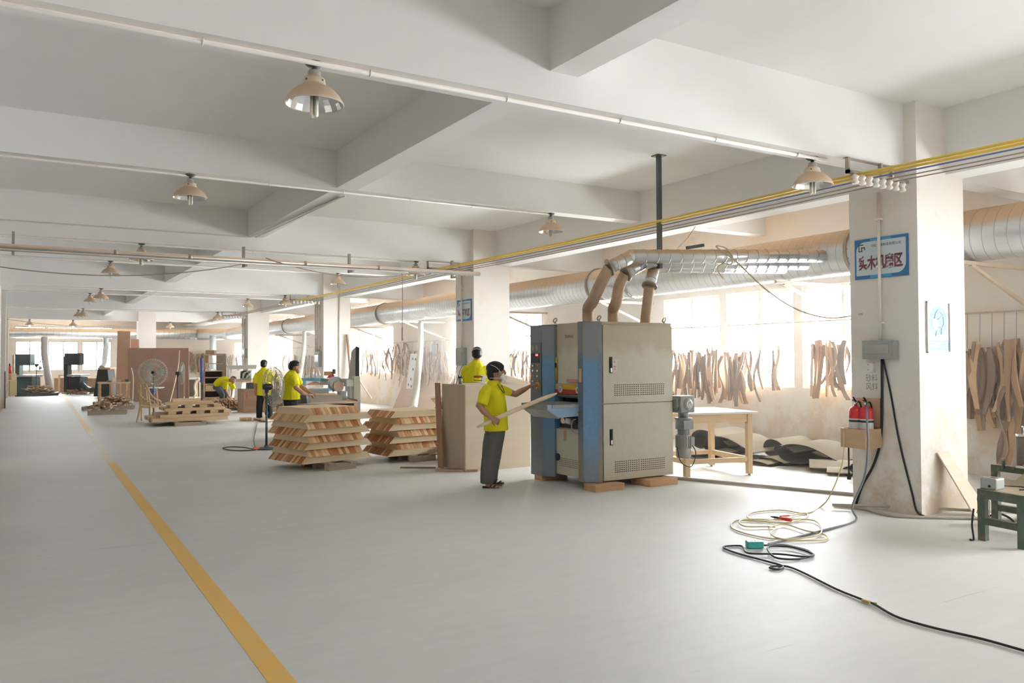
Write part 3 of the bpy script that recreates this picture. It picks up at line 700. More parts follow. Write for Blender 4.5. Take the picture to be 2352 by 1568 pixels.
for k in range(20): a = math.pi/10*k; c = V((8.19+.108*math.cos(a), 8.86+.108*math.sin(a), 0)); b.bar(c+V((0,0,.47)), c+V((0,0,.645)), .006, .012, up=(math.cos(a), math.sin(a), 0))
b.box((8.28,8.80,.50),(8.35,8.90,.62)); b.build('drive_motor', mat('motor_grey', (.36,.35,.33), .45, .2, var=.2), gm)
b = MB(); b.tube(smooth([(8.33,8.85,.52),(8.40,8.83,.38),(8.28,8.80,.20),(8.08,8.80,.28),(8.01,8.8,.5)]), .007, 6); b.build('motor_lead', M_black, gm)
gm.location = (0, -.15, 0)
# chocks under the sander
M_block = wood('orange_block_wood', (.50,.30,.16), (.62,.40,.23), 0, 7)
def chock(label, x0, x1, y0, y1, z1): tag(MB().box((x0,y0,0),(x1,y1,z1)).build('wooden_block', M_block, bevel=.004), label, 'block', 'wooden blocks under the sander')
chock('wooden block under the near left corner of the sander', 6.47, 6.96, 8.54, 8.80, .089)
chock('wooden block under the near right corner of the sander', 7.37, 7.88, 8.50, 8.90, .089)
chock('wooden block under the control-panel end of the sander', 6.45, 6.90, 9.78, 9.98, .069)
chock('wooden block under the far right corner of the sander', 7.4, 7.9, 9.75, 9.98, .089)
# ---------------------------------------------------------------- plywood-faced counter behind the worker
M_ply = wood('pale_plywood', (.66,.55,.42), (.72,.62,.49), 0, 4, rand=.0)
M_plyd = wood('brown_plywood_side', (.46,.37,.27), (.50,.41,.30), 2, 4, rand=.0)
ct = thing('plywood_counter', 'tall pale plywood counter standing left of the sander', 'counter', (6.55, 11.6, 0))
MB().box((5.97,11.2,.0),(7.16,11.218,1.36)).build('front_panel', M_ply, ct)
MB().box((5.952,11.2,0),(5.97,12.0,1.36)).build('side_panel', M_plyd, ct)
MB().box((7.142,11.218,0),(7.16,12.0,1.36)).build('side_panel', M_plyd, ct)
MB().box((5.97,11.218,1.342),(7.142,12.0,1.36)).build('counter_top', M_ply, ct)
M_redb = wood('reddish_board', (.36,.20,.13), (.44,.26,.17), 2, 6)
p = V((5.93,12.02,0)); b = MB(); b.prism([(5.84,11.75,0),(5.93,12.05,1.37),(5.945,12.05,1.37),(5.855,11.75,0)], (0,.18,0)); tag(b.build('leaning_board', M_redb), 'reddish board leaning on the left end of the plywood counter', 'board')
for i in range(3):
    x = 5.62+.10*i; b = MB(); b.bar((x,11.55-.05*i,.02+.0*i), (x+.33,11.24-.05*i,.02), .085, .038)
    tag(b.build('wood_offcut', wood('offcut_wood_%d' % i, (.48,.34,.22), (.58,.43,.29), 0, 8)), ['left','middle','right'][i]+' of three brown battens on the floor at the counter foot', 'batten', 'battens at the counter foot')
b = MB(); b.bar((5.3,12.2,.012), (5.75,11.85,.012), .06, .02); tag(b.build('wood_offcut', M_redb), 'thin stray batten on the floor between the second board stack and the counter', 'batten')
# on the counter
cl_ = thing('toggle_clamp', 'red handled toggle clamp on the plywood counter', 'clamp', (6.2, 11.4, 1.36))
q = AY(1110, 862, 11.4)
b = MB(); b.box((q.x-.04,11.37,1.36),(q.x+.05,11.43,1.375)); b.bar((q.x-.02,11.4,1.36),(q.x+.01,11.4,1.50), .05, .06); b.bar((q.x+.0,11.4,1.46),(q.x+.09,11.4,1.475), .02, .025); b.cyl((q.x+.08,11.4,1.478),(q.x+.08,11.4,1.44), .01); b.build('clamp_body', M_chrome, cl_)
b = MB(); b.tube([(q.x-.03,11.4,1.475),(q.x-.06,11.4,1.477),(q.x-.16,11.4,1.48),(q.x-.17,11.4,1.48)], [.010,.017,.019,.012], 12); b.build('clamp_handle', M_red, cl_)
b = MB(); b.tube([(q.x-.02,11.4,1.415),(q.x-.17,11.4,1.425)], .006, 6); b.build('lower_handle', M_black, cl_)
def sheet(name, label, cat, corners, th, m):
    c = [V(p) for p in corners]; n = (c[1]-c[0]).cross(c[2]-c[0]).normalized()
    if n.z < 0: n = -n
    return tag(MB().prism(c, n*th).build(name, m), label, cat)
M_paper = mat('white_paper', (.86,.86,.85), .6, var=.02)
z = 1.361; sheet('paper_sheet', 'white sheet of paper on the right of the plywood counter', 'paper', [AZ(1164,870,z), AZ(1180,877,z), AZ(1211,877,z), AZ(1194,871,z)], .002, M_paper)
sheet('paper_sheet', 'white sheet of paper beside the toggle clamp on the counter', 'paper', [AZ(1077,873,z), AZ(1086,877,z), AZ(1124,877,z), AZ(1116,872,z)], .002, M_paper)
b = MB(); A = AZ(1158,873,1.362); Bq = AZ(1228,880,1.362); Cq = AY(1166,855,11.72); Dq = AY(1213,866,11.55)
b.prism([V((6.62,11.28,1.365)), V((6.70,11.62,1.365)), V((6.72,11.64,1.53)), V((6.64,11.30,1.385))], (.012,-.004,.0)); b.prism([V((6.72,11.64,1.53)), V((7.12,11.62,1.44)), V((7.16,11.24,1.37)), V((6.66,11.30,1.375))], (.0,0,.012))
tag(b.build('folded_sheet', M_ply), 'folded pale plywood sheet propped on the counter next to the sander', 'sheet')
q = AY(1057, 865, 11.6); t = thing('spray_bottle_tank', 'small grey cylinder with a green-lit cap on the counter', 'canister', (q.x, 11.6, 1.36))
b = MB(); b.cyl((q.x,11.6,1.36),(q.x,11.6,1.46), .032, n=18); b.build('canister_body', mat('grey_green_enamel', (.30,.32,.27), .4, .3), t)
b = MB(); b.cyl((q.x,11.6,1.46),(q.x,11.6,1.50), .036, n=18); b.build('canister_cap', M_black, t)
MB().box((q.x-.025,11.568,1.485),(q.x-.005,11.575,1.495)).build('green_light', emit('green_pilot', (.1,1,.5), 3), t)
for k in range(2):
    p = AY(1042+6*k, 877, 11.5); q2 = AY(1052+12*k, 836, 12.3)
    cable('%s black wire rising from the counter end to the second column box' % ('left','right')[k], smooth([V((p.x,11.5,1.363)), p.lerp(q2,.5)+V((0,0,.02)), V((q2.x,12.3,q2.z))]) , .006, M_black, 'black_wire', 'wire')
# ---------------------------------------------------------------- mitred boards stacked crosswise
M_pine = wood('pale_pine_face', (.70,.55,.35), (.80,.66,.46), 0, 7, rand=.07)
def endgrain(name):
    m, t, b = _nt(name); co = _coord(t, False, (2, 45, 2)); n = _noise(t, co, 1.5, 4)
    oi = _n(t, 'ShaderNodeObjectInfo'); k = _ramp(t, _math(t, 'ADD', oi.outputs['Random'], _math(t, 'MULTIPLY_ADD', n, .7, -.35)), .2, .8)
    c = _mix(t, k, (.80,.55,.31), (.46,.18,.06))
    t.links.new(c, b.inputs['Base Color']); b.inputs['Roughness'].default_value = .7; return m
M_end = endgrain('orange_end_grain')
def mitred(L, w, h, cut):
    b = MB(); x = L/2; y = w/2
    vs = [(-x,-y,0),(x,-y,0),(x,y,0),(-x,y,0),(-x+cut,-y,h),(x-cut,-y,h),(x-cut,y,h),(-x+cut,y,h)]
    b.add(vs, [(0,3,2,1),(4,5,6,7),(0,1,5,4),(2,3,7,6)], 0); b.f += [[1,2,6,5],[3,0,4,7]]; b.m += [1,1]; b.s += [False, False]
    return b
def stack(where, c, rz, z0, layers, h, grp, La, Wa, Lb, Wb, n, dx, first='a'):
    pa = None
    names = ['lowest', 'second lowest', 'third lowest', 'fourth lowest', 'fifth lowest', 'sixth lowest', 'seventh lowest']
    src = {}
    for l in range(layers):
        odd = l % 2; top = l == layers-1
        L, W = (Lb, Wb) if odd else (La, Wa)
        if top: L *= .93; W *= .9
        key = (odd, top)
        if key not in src: src[key] = mitred(L, W/n-.0025, h-.001, h*.95)
        me = None
        jx, jy = rnd.uniform(-.02,.02), rnd.uniform(-.02,.02)
        for k in range(n):
            v = (k+.5)/n*W-W/2; e = rnd.uniform(-.006,.006)
            loc = V((e+dx[0]*odd, v, 0)) if not odd else V((v+dx[0], e, 0))
            r = rz+(math.pi/2 if odd else 0)
            p = M.Rotation(rz, 4, 'Z') @ (loc+V((jx,jy,0)))
            lab = 'mitred pine board in the %s layer of the stack %s' % ('top' if top else names[l], where)
            if me is None:
                o = src[key].build('mitred_board', [M_pine, M_end], None, local=True); me = o
                o.location = V(c)+p+V((0,0,z0+h*l)); o.rotation_euler = (0,0,r); tag(o, lab, 'board', grp)
            else: dup(o, V(c)+p+V((0,0,z0+h*l)), r, lab, grp)
stack('beside the pedestal fan', (4.31,13.27,0), R(14), .12, 8, .109, 'mitred boards of the stack by the fan', 1.30, 1.12, 1.18, 1.02, 16, (-.06,0))
stack('beside the plywood counter', (5.92,13.36,0), R(6), .12, 7, .108, 'mitred boards of the stack by the counter', 1.28, 1.02, 1.10, 1.02, 16, (.05,0))
M_pallet = wood('grey_pallet_wood', (.36,.29,.22), (.46,.38,.30), 0, 6)
def pallet(label, c, rz, L, W, H, grp=None, m=None):
    t = thing('pallet', label, 'pallet', c, rz, grp); m = m or M_pallet
    for y in (-W/2+.05, 0, W/2-.05): MB().box((-L/2,y-.05,0),(L/2,y+.05,H-.022)).build('bearer', m, t, local=True)
    n = 5
    for k in range(n): x = -L/2+.05+(L-.1)*k/(n-1); MB().box((x-.05,-W/2,H-.022),(x+.05,W/2,H)).build('deck_board', m, t, local=True)
def bearers(label, c, rz, L, W, H):
    t = thing('pallet', label, 'pallet', c, rz)
    for y in (-W/2+.1, 0, W/2-.1): MB().box((-L/2,y-.06,0),(L/2,y+.06,H-.02)).build('bearer', M_pallet, t, local=True)
    for x in (-L/2+.06, L/2-.06): MB().box((x-.06,-W/2,H-.02),(x+.06,W/2,H)).build('deck_board', M_pallet, t, local=True)
bearers('grey wooden pallet under the board stack beside the fan', (4.35,12.98,0), R(10), .50, 1.0, .119)
bearers('grey wooden pallet under the board stack beside the counter', (5.95,13.2,0), R(5), .50, .90, .119)
# ---------------------------------------------------------------- low pile of thick timbers further back
M_tim = wood('tan_timber', (.52,.36,.22), (.66,.49,.32), 0, 6, rand=.12)
pc = V((4.0,24.35,0)); T = []
def timber(L, w, h, x, y, z, rz, lab): 
    o = MB().box((-L/2,-w/2,0),(L/2,w/2,h)).build('timber', M_tim, None, local=True, bevel=.004); o.location = pc+V((x,y,z)); o.rotation_euler = (0,0,R(rz)); tag(o, lab, 'timber', 'thick timbers of the low pile')
for k in range(6): timber(1.95, .26, .10, .0+.03*(k%2), -.82+.30*k, .12, 1, 'long timber in the bottom course of the low pile behind the yellow line')
for k in range(4): timber(1.80, .26, .09, .12, -.78+.42*k, .222, 2, 'long timber in the second course of the low pile')
for k in range(5): timber(.90, .20, .08, -.45+.36*k, -.45, .314, 88, 'cross timber in the third course of the low pile')
for k in range(3): timber(1.55, .28, .08, .15, -.72+.5*k, .396, 1, 'long timber in the fourth course of the low pile')
for k in range(4): timber(.80, .20, .075, -.40+.38*k, -.45, .478, 88, 'cross timber in the fifth course of the low pile')
timber(1.25, .26, .075, .0, -.62, .555, 1, 'near long timber near the top of the low pile'); timber(1.15, .26, .075, .1, -.2, .555, 2, 'rear long timber near the top of the low pile')
timber(.72, .30, .085, -.05, -.48, .632, 1, 'single short timber on top of the low pile')
bearers('dark pallet under the low timber pile', (3.95,24.0,0), R(2), .80, 1.6, .119)
# ---------------------------------------------------------------- on the columns
def text(parent, body, m, x, y, z, h, wid, bold=.0, dx=0.):
    """lettering on a plate facing the aisle: x plate face, y right end side is smaller y"""
    c = bpy.data.curves.new('lettering', 'FONT'); c.body = body; c.offset = bold; c.align_x = 'CENTER'; c.align_y = 'CENTER'; c.extrude = .0
    o = bpy.data.objects.new('lettering', c); COL.objects.link(o)
    dg = bpy.context.evaluated_depsgraph_get(); dg.update()
    me = bpy.data.meshes.new_from_object(o.evaluated_get(dg)); bpy.data.objects.remove(o)
    return me
def letter(parent, body, m, O, ux, uy, w, h, bold=0., name='lettering'):
    """fit the lettering into w x h round point O with axes ux (right) and uy (up)"""
    me = text(parent, body, m, 0, 0, 0, h, w, bold)
    xs = [v.co.x for v in me.vertices]; ys = [v.co.y for v in me.vertices]
    cx, cy = (min(xs)+max(xs))/2, (min(ys)+max(ys))/2; sx = w/(max(xs)-min(xs)); sy = h/(max(ys)-min(ys))
    ux = V(ux); uy = V(uy); I = ORG[parent.name].inverted(); n = ux.cross(uy)
    b = MB(); vs = [I @ (V(O)+ux*((v.co.x-cx)*sx)+uy*((v.co.y-cy)*sy)) for v in me.vertices]
    b.add(vs, [list(p.vertices) for p in me.polygons]); bpy.data.meshes.remove(me)
    return b.build(name, m, parent, local=True)
UA, UP = (0,-1,0), (0,0,1)
M_signblue = mat('sign_blue', (.04,.17,.42), .35, var=.03); M_signlt = mat('sign_light_blue', (.06,.36,.62), .35, var=.03)
M_signw = mat('sign_pale_face', (.60,.68,.72), .4, var=.03); M_signred = mat('sign_dark_red', (.20,.035,.045), .4); M_shadow = mat('sign_letter_grey', (.27,.29,.32), .5); M_ink = mat('sign_ink', (.03,.06,.07), .5)
def rr(y0, y1, z0, z1, r1, r2):      # rounded at top-left (r1) and bottom-right (r2); y0 = left end (larger y)
    P = []
    for i in range(9): a = math.pi/2*i/8; P.append((y0-r1+r1*math.cos(math.pi/2+a)*-1 if False else y0-(r1-r1*math.sin(a)), z1-(r1-r1*math.cos(a)) ))
    return P
def area_sign(label, y0, y1, z0, z1, big):
    t = thing('area_sign', label, 'sign', (X0-.01, (y0+y1)/2, z0)); w = y0-y1; h = z1-z0
    b = MB(); b.box((X0-.016,y1,z0),(X0-.001,y0,z1)); b.build('sign_board', M_signblue, t)
    b = MB(); b.box((X0-.0175,y1+.3*w,z0+.005),(X0-.016,y0-.3*w,z1-.005)); b.build('light_band', M_signlt, t)
    r = .17*w; P = []
    L, Rt, B, T = y0-.035*w, y1+.035*w, z0+.085*h, z1-.075*h
    P += [(L, B)]
    for i in range(9): a = math.pi/2*i/8; P.append((L-r*(1-math.cos(a)), T-r+r*math.sin(a)))
    P += [(Rt, T)]
    for i in range(9): a = math.pi/2*i/8; P.append((Rt+r*(1-math.cos(a)), B+r-r*math.sin(a)))
    b = MB(); b.prism([(X0-.0175,y,z) for y, z in P], (-.0018,0,0)); b.build('sign_face', M_signw, t)
    x = X0-.0200
    letter(t, big, M_shadow, (x,(y0+y1)/2+.012*w,z0+.40*h-.008), UA, UP, .82*w, .36*h, .022)
    letter(t, big, M_signred, (x-.0008,(y0+y1)/2,z0+.40*h), UA, UP, .82*w, .36*h, .022)
    letter(t, '创虹家具制造有限公司', M_ink, (x,(y0+y1)/2-.10*w,z1-.19*h), UA, UP, .56*w, .075*h, .005)
    b = MB()
    lx, lz, u = y0-.14*w, z1-.22*h, .055*w     # emblem: open bracket and hook
    def seg(p, q): b.box((x-.001, lx-max(p[0],q[0])*u-.006, lz+min(p[1],q[1])*u-.006), (x, lx-min(p[0],q[0])*u+.006, lz+max(p[1],q[1])*u+.006))
    for p, q in (((-.9,1),(.5,1)), ((-.9,-1),(-.9,1)), ((-.9,-1),(.1,-1)), ((-.1,.1),(1.1,.1)), ((1.1,-.6),(1.1,.1)), ((.1,-1),(.1,-.2))): seg(p, q)
    b.build('emblem', M_ink, t)
area_sign('blue and white Chinese area sign on the nearest column', 6.094, 5.417, 2.678, 3.148, '实木机磨区')
area_sign('blue and white Chinese area sign on the second column', 16.367, 15.684, 2.624, 3.097, '实木锣机区')
# mandatory mask sign on the front of the nearest column
Y1 = YC[2]
t = thing('mask_sign', 'white framed dust mask sign on the front of the nearest column', 'sign', (8.87, Y1, 1.81))
b = MB(); b.box((8.668,Y1-.006,1.815),(9.088,Y1,2.368)); b.build('sign_board', mat('sign_white', (.84,.84,.84), .4, var=.02), t)
b = MB(); b.box((8.655,Y1-.022,1.805),(8.668,Y1,2.378)).box((9.088,Y1-.022,1.805),(9.10,Y1,2.378)).box((8.655,Y1-.022,2.368),(9.10,Y1,2.38)).box((8.655,Y1-.022,1.803),(9.10,Y1,1.815)); b.build('sign_frame', mat('pale_metal_frame', (.62,.60,.57), .35, .4), t)
M_mb = mat('mandatory_blue', (.08,.25,.66), .4, var=.02)
cx, cz, rx = 8.878, 2.155, .172
b = MB(); b.prism([(cx+rx*math.cos(i*math.pi/24), Y1-.007, cz+rx*math.sin(i*math.pi/24)) for i in range(48)], (0,-.001,0)); b.build('blue_disc', M_mb, t)
def W(u, v): return V((cx+u*rx, Y1-.0085, cz+v*rx))
b = MB(); hd_ = [(-.42,.2),(-.30,.55),(-.05,.72),(.25,.70),(.50,.45),(.62,.10),(.60,-.20),(.35,-.45),(.32,-.85),(-.32,-.92),(-.22,-.62)]
b.tube([W(*p) for p in smooth([(u,v,0) for u,v in hd_], 3) and hd_], .0075, 6); b.tube([W(.53,.4), W(-.08,.15)], .006, 6); b.tube([W(.33,-.40), W(-.06,-.28)], .006, 6)
b.prism([W(-.45,.20),W(-.15,.18),W(-.04,-.0),W(-.06,-.3),W(-.2,-.55),W(-.45,-.55),W(-.66,-.25),W(-.66,.0)], (0,-.001,0)); b.build('masked_head_pictogram', M_wht, t)
b = MB(); b.box((8.682,Y1-.0075,1.835),(9.074,Y1-.006,1.945)); b.build('caption_band', M_mb, t)
letter(t, '必须戴防尘口罩', M_wht, (8.878,Y1-.0085,1.89), (1,0,0), (0,0,1), .36, .070, .01)
# distribution boxes, sockets, conduits on the aisle faces
M_dbox = mat('grey_distribution_box', (.36,.375,.36), .4, .1, var=.06)
def dbox(label, y0, y1, z0, z1, X=X0):
    t = thing('distribution_box', label, 'electrical box', (X, (y0+y1)/2, z0)); h = z1-z0
    MB().box((X-.09,y1,z0),(X,y0,z1)).build('box_body', M_dbox, t, bevel=.004)
    MB().box((X-.097,y1+.03,z0+.01),(X-.09,y0-.01,z1-.008)).build('box_cover', M_dbox, t, bevel=.003)
    MB().box((X-.104,y1+.06,z0+.3*h),(X-.097,y0-.03,z1-.22*h)).build('breaker_flap', mat('box_flap_grey', (.40,.41,.40), .25, .1), t, bevel=.002)
dbox('grey distribution box on the nearest column', 5.962, 5.56, 1.735, 1.95)
dbox('grey distribution box on the second column', 16.30, 15.93, 1.62, 2.02)
dbox('grey distribution box on the third column', 26.55, 26.05, 1.55, 2.05)
dbox('grey distribution box on the fourth column', 36.8, 36.3, 1.9, 2.3)
def vcond(label, y, z0, z1, r=.018, grp='vertical conduits on the columns'):
    t = thing('conduit', label, 'conduit', (X0-r, y, z0), 0, grp); MB().cyl((X0-r-.024,y,z0),(X0-r-.024,y,z1), r, n=12).build('conduit_tube', M_pvc, t)
    for z in [z0+(z1-z0)*k for k in (.12,.5,.82)]: MB().box((X0-2*r-.028,y-r-.012,z-.012),(X0-.001,y+r+.012,z+.012)).build('pipe_clip', M_pvc, t)
vcond('white vertical conduit down the nearest column across its sign', 5.757, 1.95, 3.66)
vcond('white vertical conduit down the second column across its sign', 16.09, 2.02, 3.66)
for k in range(3): vcond('%s of three vertical conduits on the third column' % ('rear','middle','front')[k], 26.6-.2*k, 2.05 if k else 1.2, 3.7, .022)
for k in range(2): vcond('%s of two vertical conduits on the fourth column' % ('rear','front')[k], 36.95-.3*k, 1.4, 3.7, .026)
b = MB(); x = 9.21; b.cyl((AY(779,800,YC[4]).x,YC[4]-.025,1.2),(AY(779,800,YC[4]).x,YC[4]-.025,ZB), .022, n=10); b.ball((AY(779,848,YC[4]).x,YC[4]-.03,1.62), .04, 10); tag(b.build('conduit', M_pvc), 'vertical conduit on the front of the third column', 'conduit')
t = thing('wall_socket', 'white double wall socket below the grey box on the nearest column', 'socket', (X0, 5.9, 1.58))
MB().box((X0-.012,5.855,1.575),(X0-.001,5.965,1.695)).build('socket_plate', M_wht, t, bevel=.003)
MB().box((X0-.05,5.853,1.585),(X0-.012,5.895,1.69)).build('plug', M_wht, t, bevel=.006)
b = MB()
for z in (1.605, 1.665):
    for y in (5.915, 5.94): b.box((X0-.0135,y-.004,z),(X0-.0118,y+.004,z+.012))
b.build('socket_hole', M_black, t)
# handwriting on the column
t = thing('wall_writing', 'handwritten black Chinese characters under the socket on the nearest column', 'writing', (X0, 5.9, 1.36))
letter(t, '砂料', M_black, (X0-.0015,5.905,1.515), UA, UP, .15, .085, -.012); letter(t, '风斜', M_black, (X0-.0015,5.905,1.415), UA, UP, .15, .085, -.012)
# extinguisher box
M_exw = wood('extinguisher_box_wood', (.52,.35,.22), (.60,.42,.28), 1, 7, rand=.0)
t = thing('extinguisher_box', 'open wooden box with a back board fixed low on the nearest column', 'box', (8.36, 5.95, .70))
def bxp(name, a, b): MB().box(a, b).build(name, M_exw, t)
bxp('back_board', (8.50,5.79,.72), (8.516,6.10,1.28)); bxp('box_front', (8.19,5.77,.715), (8.205,6.09,.935)); bxp('box_side', (8.205,5.77,.715), (8.50,5.786,.935)); bxp('box_side', (8.205,6.074,.715), (8.50,6.09,.935)); bxp('box_floor', (8.205,5.786,.715), (8.50,6.074,.73))
M_exred = mat('extinguisher_red', (.62,.035,.045), .3, var=.05)
def ext(label, x, y, z, s=1.):
    t = thing('fire_extinguisher', label, 'fire extinguisher', (x,y,z), R(200), 'red extinguishers in the wooden box')
    b = MB(); b.lathe([(0,0),(.072,.0),(.077,.012),(.077,.39),(.070,.425),(.045,.45),(.02,.46),(.02,.475),(0,.475)], n=24); b.build('cylinder', M_exred, t, local=True)
    b = MB(); b.lathe([(.0778,.20),(.0778,.315)], n=24); b.build('label', mat('extinguisher_label', (.72,.72,.72), .5, var=.05), t, local=True)
    b = MB(); b.lathe([(.0784,.275),(.0784,.30)], n=24); b.build('label_band', M_ink, t, local=True)
    b = MB(); b.cyl((0,0,.47),(0,0,.51), .017, n=12); b.cyl((0,0,.49),(.05,0,.492), .012, n=10); b.build('valve', M_chrome, t, local=True)
    b = MB(); b.bar((-.02,0,.505),(.12,0,.535), .02, .006); b.bar((.0,0,.512),(.10,0,.565), .02, .006); b.build('lever', M_black, t, local=True)
    b = MB(); b.tube(smooth([(-.015,0,.49),(-.08,.02,.50),(-.098,.04,.38),(-.088,.05,.20)]), .009, 8); b.build('hose', M_black, t, local=True)
ext('red fire extinguisher in the wooden box, farther from the column corner', 8.345, 5.995, .732); ext('red fire extinguisher in the wooden box, nearer the column corner', 8.36, 5.868, .732)
# cables down the nearest column
cable('thick black cable down the nearest column from the grey box to the floor', smooth([(X0-.03,5.75,1.735),(X0-.02,5.76,1.4),(X0-.02,5.77,1.0),(X0-.02,5.80,.75),(X0-.03,5.88,.5),(X0-.04,6.02,.25),(X0-.05,6.1,.02)]), .016, M_black, 'black_cable')
cable('slanting black cable down the nearest column to its front corner', smooth([(X0-.03,5.735,1.735),(X0-.012,5.66,1.35),(X0-.012,5.56,.8),(X0-.012,5.42,.25),(X0-.02,5.36,.05),(X0-.03,5.26,.012)]), .011, M_black, 'black_cable')
pts = [(8.42,5.90,1.235), (8.27,5.80,1.21), (8.10,5.68,1.0), AZ(1998,985,.9)*0+V((8.05,5.64,.80)), (8.02,5.66,.45), (7.85,5.70,.12), AZ(1965,1195,.012), AZ(1900,1215,.012), AZ(1800,1240,.012), AZ(1765,1249,.012)]
cable('grey cable from the extinguisher box sweeping down to the teal socket box', smooth(pts), .012, mat('grey_cable', (.20,.21,.23), .5), 'grey_cable')
cable('short black lead with a plug dangling under the extinguisher box', [(8.25,6.03,.71),(8.25,6.03,.42),(8.25,6.03,.38),(8.25,6.03,.34)], [.010,.010,.024,.024], M_black, 'black_lead')
# board leaning on the front of the column, pipes on the floor
b = MB(); b.prism([(8.80,5.306,.68),(9.00,5.306,.69),(9.26,4.99,.0),(8.97,4.99,.0)], (0,-.014,.006)); tag(b.build('leaning_board', M_ply), 'pale plywood offcut leaning on the front of the nearest column', 'board')
M_fpipe = mat('dusty_floor_pipe', (.52,.47,.40), .6, var=.12)
cable('grey floor pipe running from behind the sander to the nearest column', [V((8.02,9.2,.022)), V((9.05,6.55,.022))], .022, M_fpipe, 'floor_pipe', 'pipe')
cable('pale pipe lying along the floor in front of the nearest column', [AZ(1912,1159,.05), AZ(2060,1163,.05), AZ(2352,1178,.05)], .017, M_fpipe, 'floor_pipe', 'pipe')
cable('pale hose lying on the floor before the nearest column', smooth([AZ(1915,1160,.018), AZ(1985,1168,.018), AZ(2020,1178,.018), AZ(2080,1186,.018), AZ(2240,1190,.018), AZ(2400,1196,.018)]), .017, M_fpipe, 'floor_hose', 'hose')
# ---------------------------------------------------------------- hose and cords on the floor
M_airy = mat('yellowish_air_hose', (.70,.58,.33), .4, var=.06)
pts = [(8.2,6.05,.93), AZ(1932,1090,.4)*0+V((8.12,6.02,.55)), V((7.95,6.05,.2)), AZ(1885,1163,.012), AZ(1850,1178,.012), AZ(1790,1171,.014), AZ(1725,1178,.014), AZ(1725,1192,.014), AZ(1800,1200,.012), AZ(1850,1190,.016), AZ(1845,1178,.016), AZ(1760,1195,.02), AZ(1690,1195,.012), AZ(1685,1215,.012), AZ(1760,1235,.012), AZ(1830,1236,.018), AZ(1885,1225,.018), AZ(1870,1195,.022), AZ(1790,1193,.018), AZ(1705,1193,.022), AZ(1710,1208,.022), AZ(1780,1210,.018), AZ(1770,1225,.022), AZ(1800,1238,.024), AZ(1890,1240,.012), AZ(1895,1228,.02), AZ(1850,1218,.024), AZ(1800,1203,.026), AZ(1765,1212,.026)]
cable('coil of pale yellow air hose lying on the floor before the nearest column', smooth(pts), .0075, M_airy, 'air_hose', 'hose')
g0 = AZ(1770,1186,.03); g1 = AZ(1818,1194,.03); t = thing('blow_gun', 'red air blow gun lying on the hose coil', 'blow gun', AZ(1795,1190))
b = MB(); d = g1-g0; b.tube([g0+d*.35, g0+d*.6, g0+d*.8, g1], [.012,.018,.02,.017], 10); b.bar(g0+d*.45+V((0,0,.02)), g0+d*.9+V((0,0,.045)), .012, .012); b.build('gun_body', mat('blow_gun_red', (.75,.05,.05), .35), t)
b = MB(); b.tube([g0, g0+d*.2, g0+d*.38], [.006,.012,.013], 8); b.build('nozzle', M_black, t)
M_cord = mat('black_rubber_cord', (.022,.022,.024), .5, var=.2)
pts = [AZ(1755,1252,.02), AZ(1800,1251,.012), AZ(1850,1262,.012), AZ(1866,1274,.012), AZ(1835,1283,.012), AZ(1785,1281,.018), AZ(1765,1265,.018), AZ(1770,1254,.024), AZ(1820,1256,.024), AZ(1868,1272,.02), AZ(1850,1278,.02), AZ(1790,1272,.02), AZ(1720,1270,.02), AZ(1708,1258,.02), AZ(1700,1253,.012), AZ(1668,1254,.012), AZ(1664,1259,.012), AZ(1700,1272,.012), AZ(1760,1288,.012), AZ(1797,1299,.012), AZ(1790,1307,.012), AZ(1768,1304,.012), AZ(1780,1300,.018), AZ(1810,1301,.012), AZ(1850,1317,.012), AZ(1920,1352,.012), AZ(1990,1380,.012), AZ(2010,1388,.012), AZ(2060,1416,.012), AZ(2140,1440,.012), AZ(2260,1468,.012), AZ(2370,1499,.012)]
cable('long black extension cord coiled by the teal box and running off to the right', smooth(pts), .009, M_cord, 'extension_cord', 'cord')
p = AZ(1733,1258,.0); X = M.Translation(p) @ M.Rotation(R(-32), 4, 'Z')
t = thing('socket_box', 'teal socket box at the start of the black extension cord', 'socket box', p)
MB().box((-.075,-.045,.004),(.075,.045,.065), 0, X).build('box_body', mat('teal_plastic', (.06,.44,.42), .4, var=.1), t, bevel=.008)
MB().box((-.04,-.02,.065),(-.02,.0,.067), 0, X).box((0,-.012,.065),(.012,.018,.067), 0, X).box((.03,-.02,.065),(.04,0,.067), 0, X).box((.02,.012,.065),(.034,.02,.067), 0, X).build('socket_slot', M_ink, t)
p = AZ(1985,1380,.0); b = MB(); b.bar(AZ(1980,1378,.02), AZ(1998,1383,.02), .02, .018); b.bar(AZ(1996,1384,.012), AZ(2014,1385,.012), .01, .01); tag(b.build('cord_tie', mat('ochre_tape', (.42,.33,.10), .6)), 'ochre tape tie holding the black cord on the floor', 'tie')
# ---------------------------------------------------------------- table by the windows, sanding belts, bench at the right edge
M_tbl = wood('pale_table_wood', (.62,.45,.28), (.72,.55,.36), 2, 7, rand=.0); M_tblx = wood('pale_table_rail', (.62,.45,.28), (.72,.55,.36), 0, 7, rand=.0)
A3, B3, C3 = V((9.40,8.59,0)), V((8.37,8.84,0)), V((9.66,9.61,0)); ux = (A3-B3).normalized(); uy = V((-ux.y, ux.x, 0)); Wt, Dt = (A3-B3).length, 1.05
rz = math.atan2(ux.y, ux.x)
t = thing('work_table', 'plain pale wooden table by the windows behind the sander motor', 'table', B3, rz)
for x in (0, Wt):
    for y in (0, Dt):
        lg = MB().box((x-.04,y-.04,.02),(x+.04,y+.04,.92)).build('leg', M_tbl, t, bevel=.003, local=True); MB().cyl((x,y,0),(x,y,.022), .02, n=10).build('leg_foot', M_sgrey, lg, local=True)
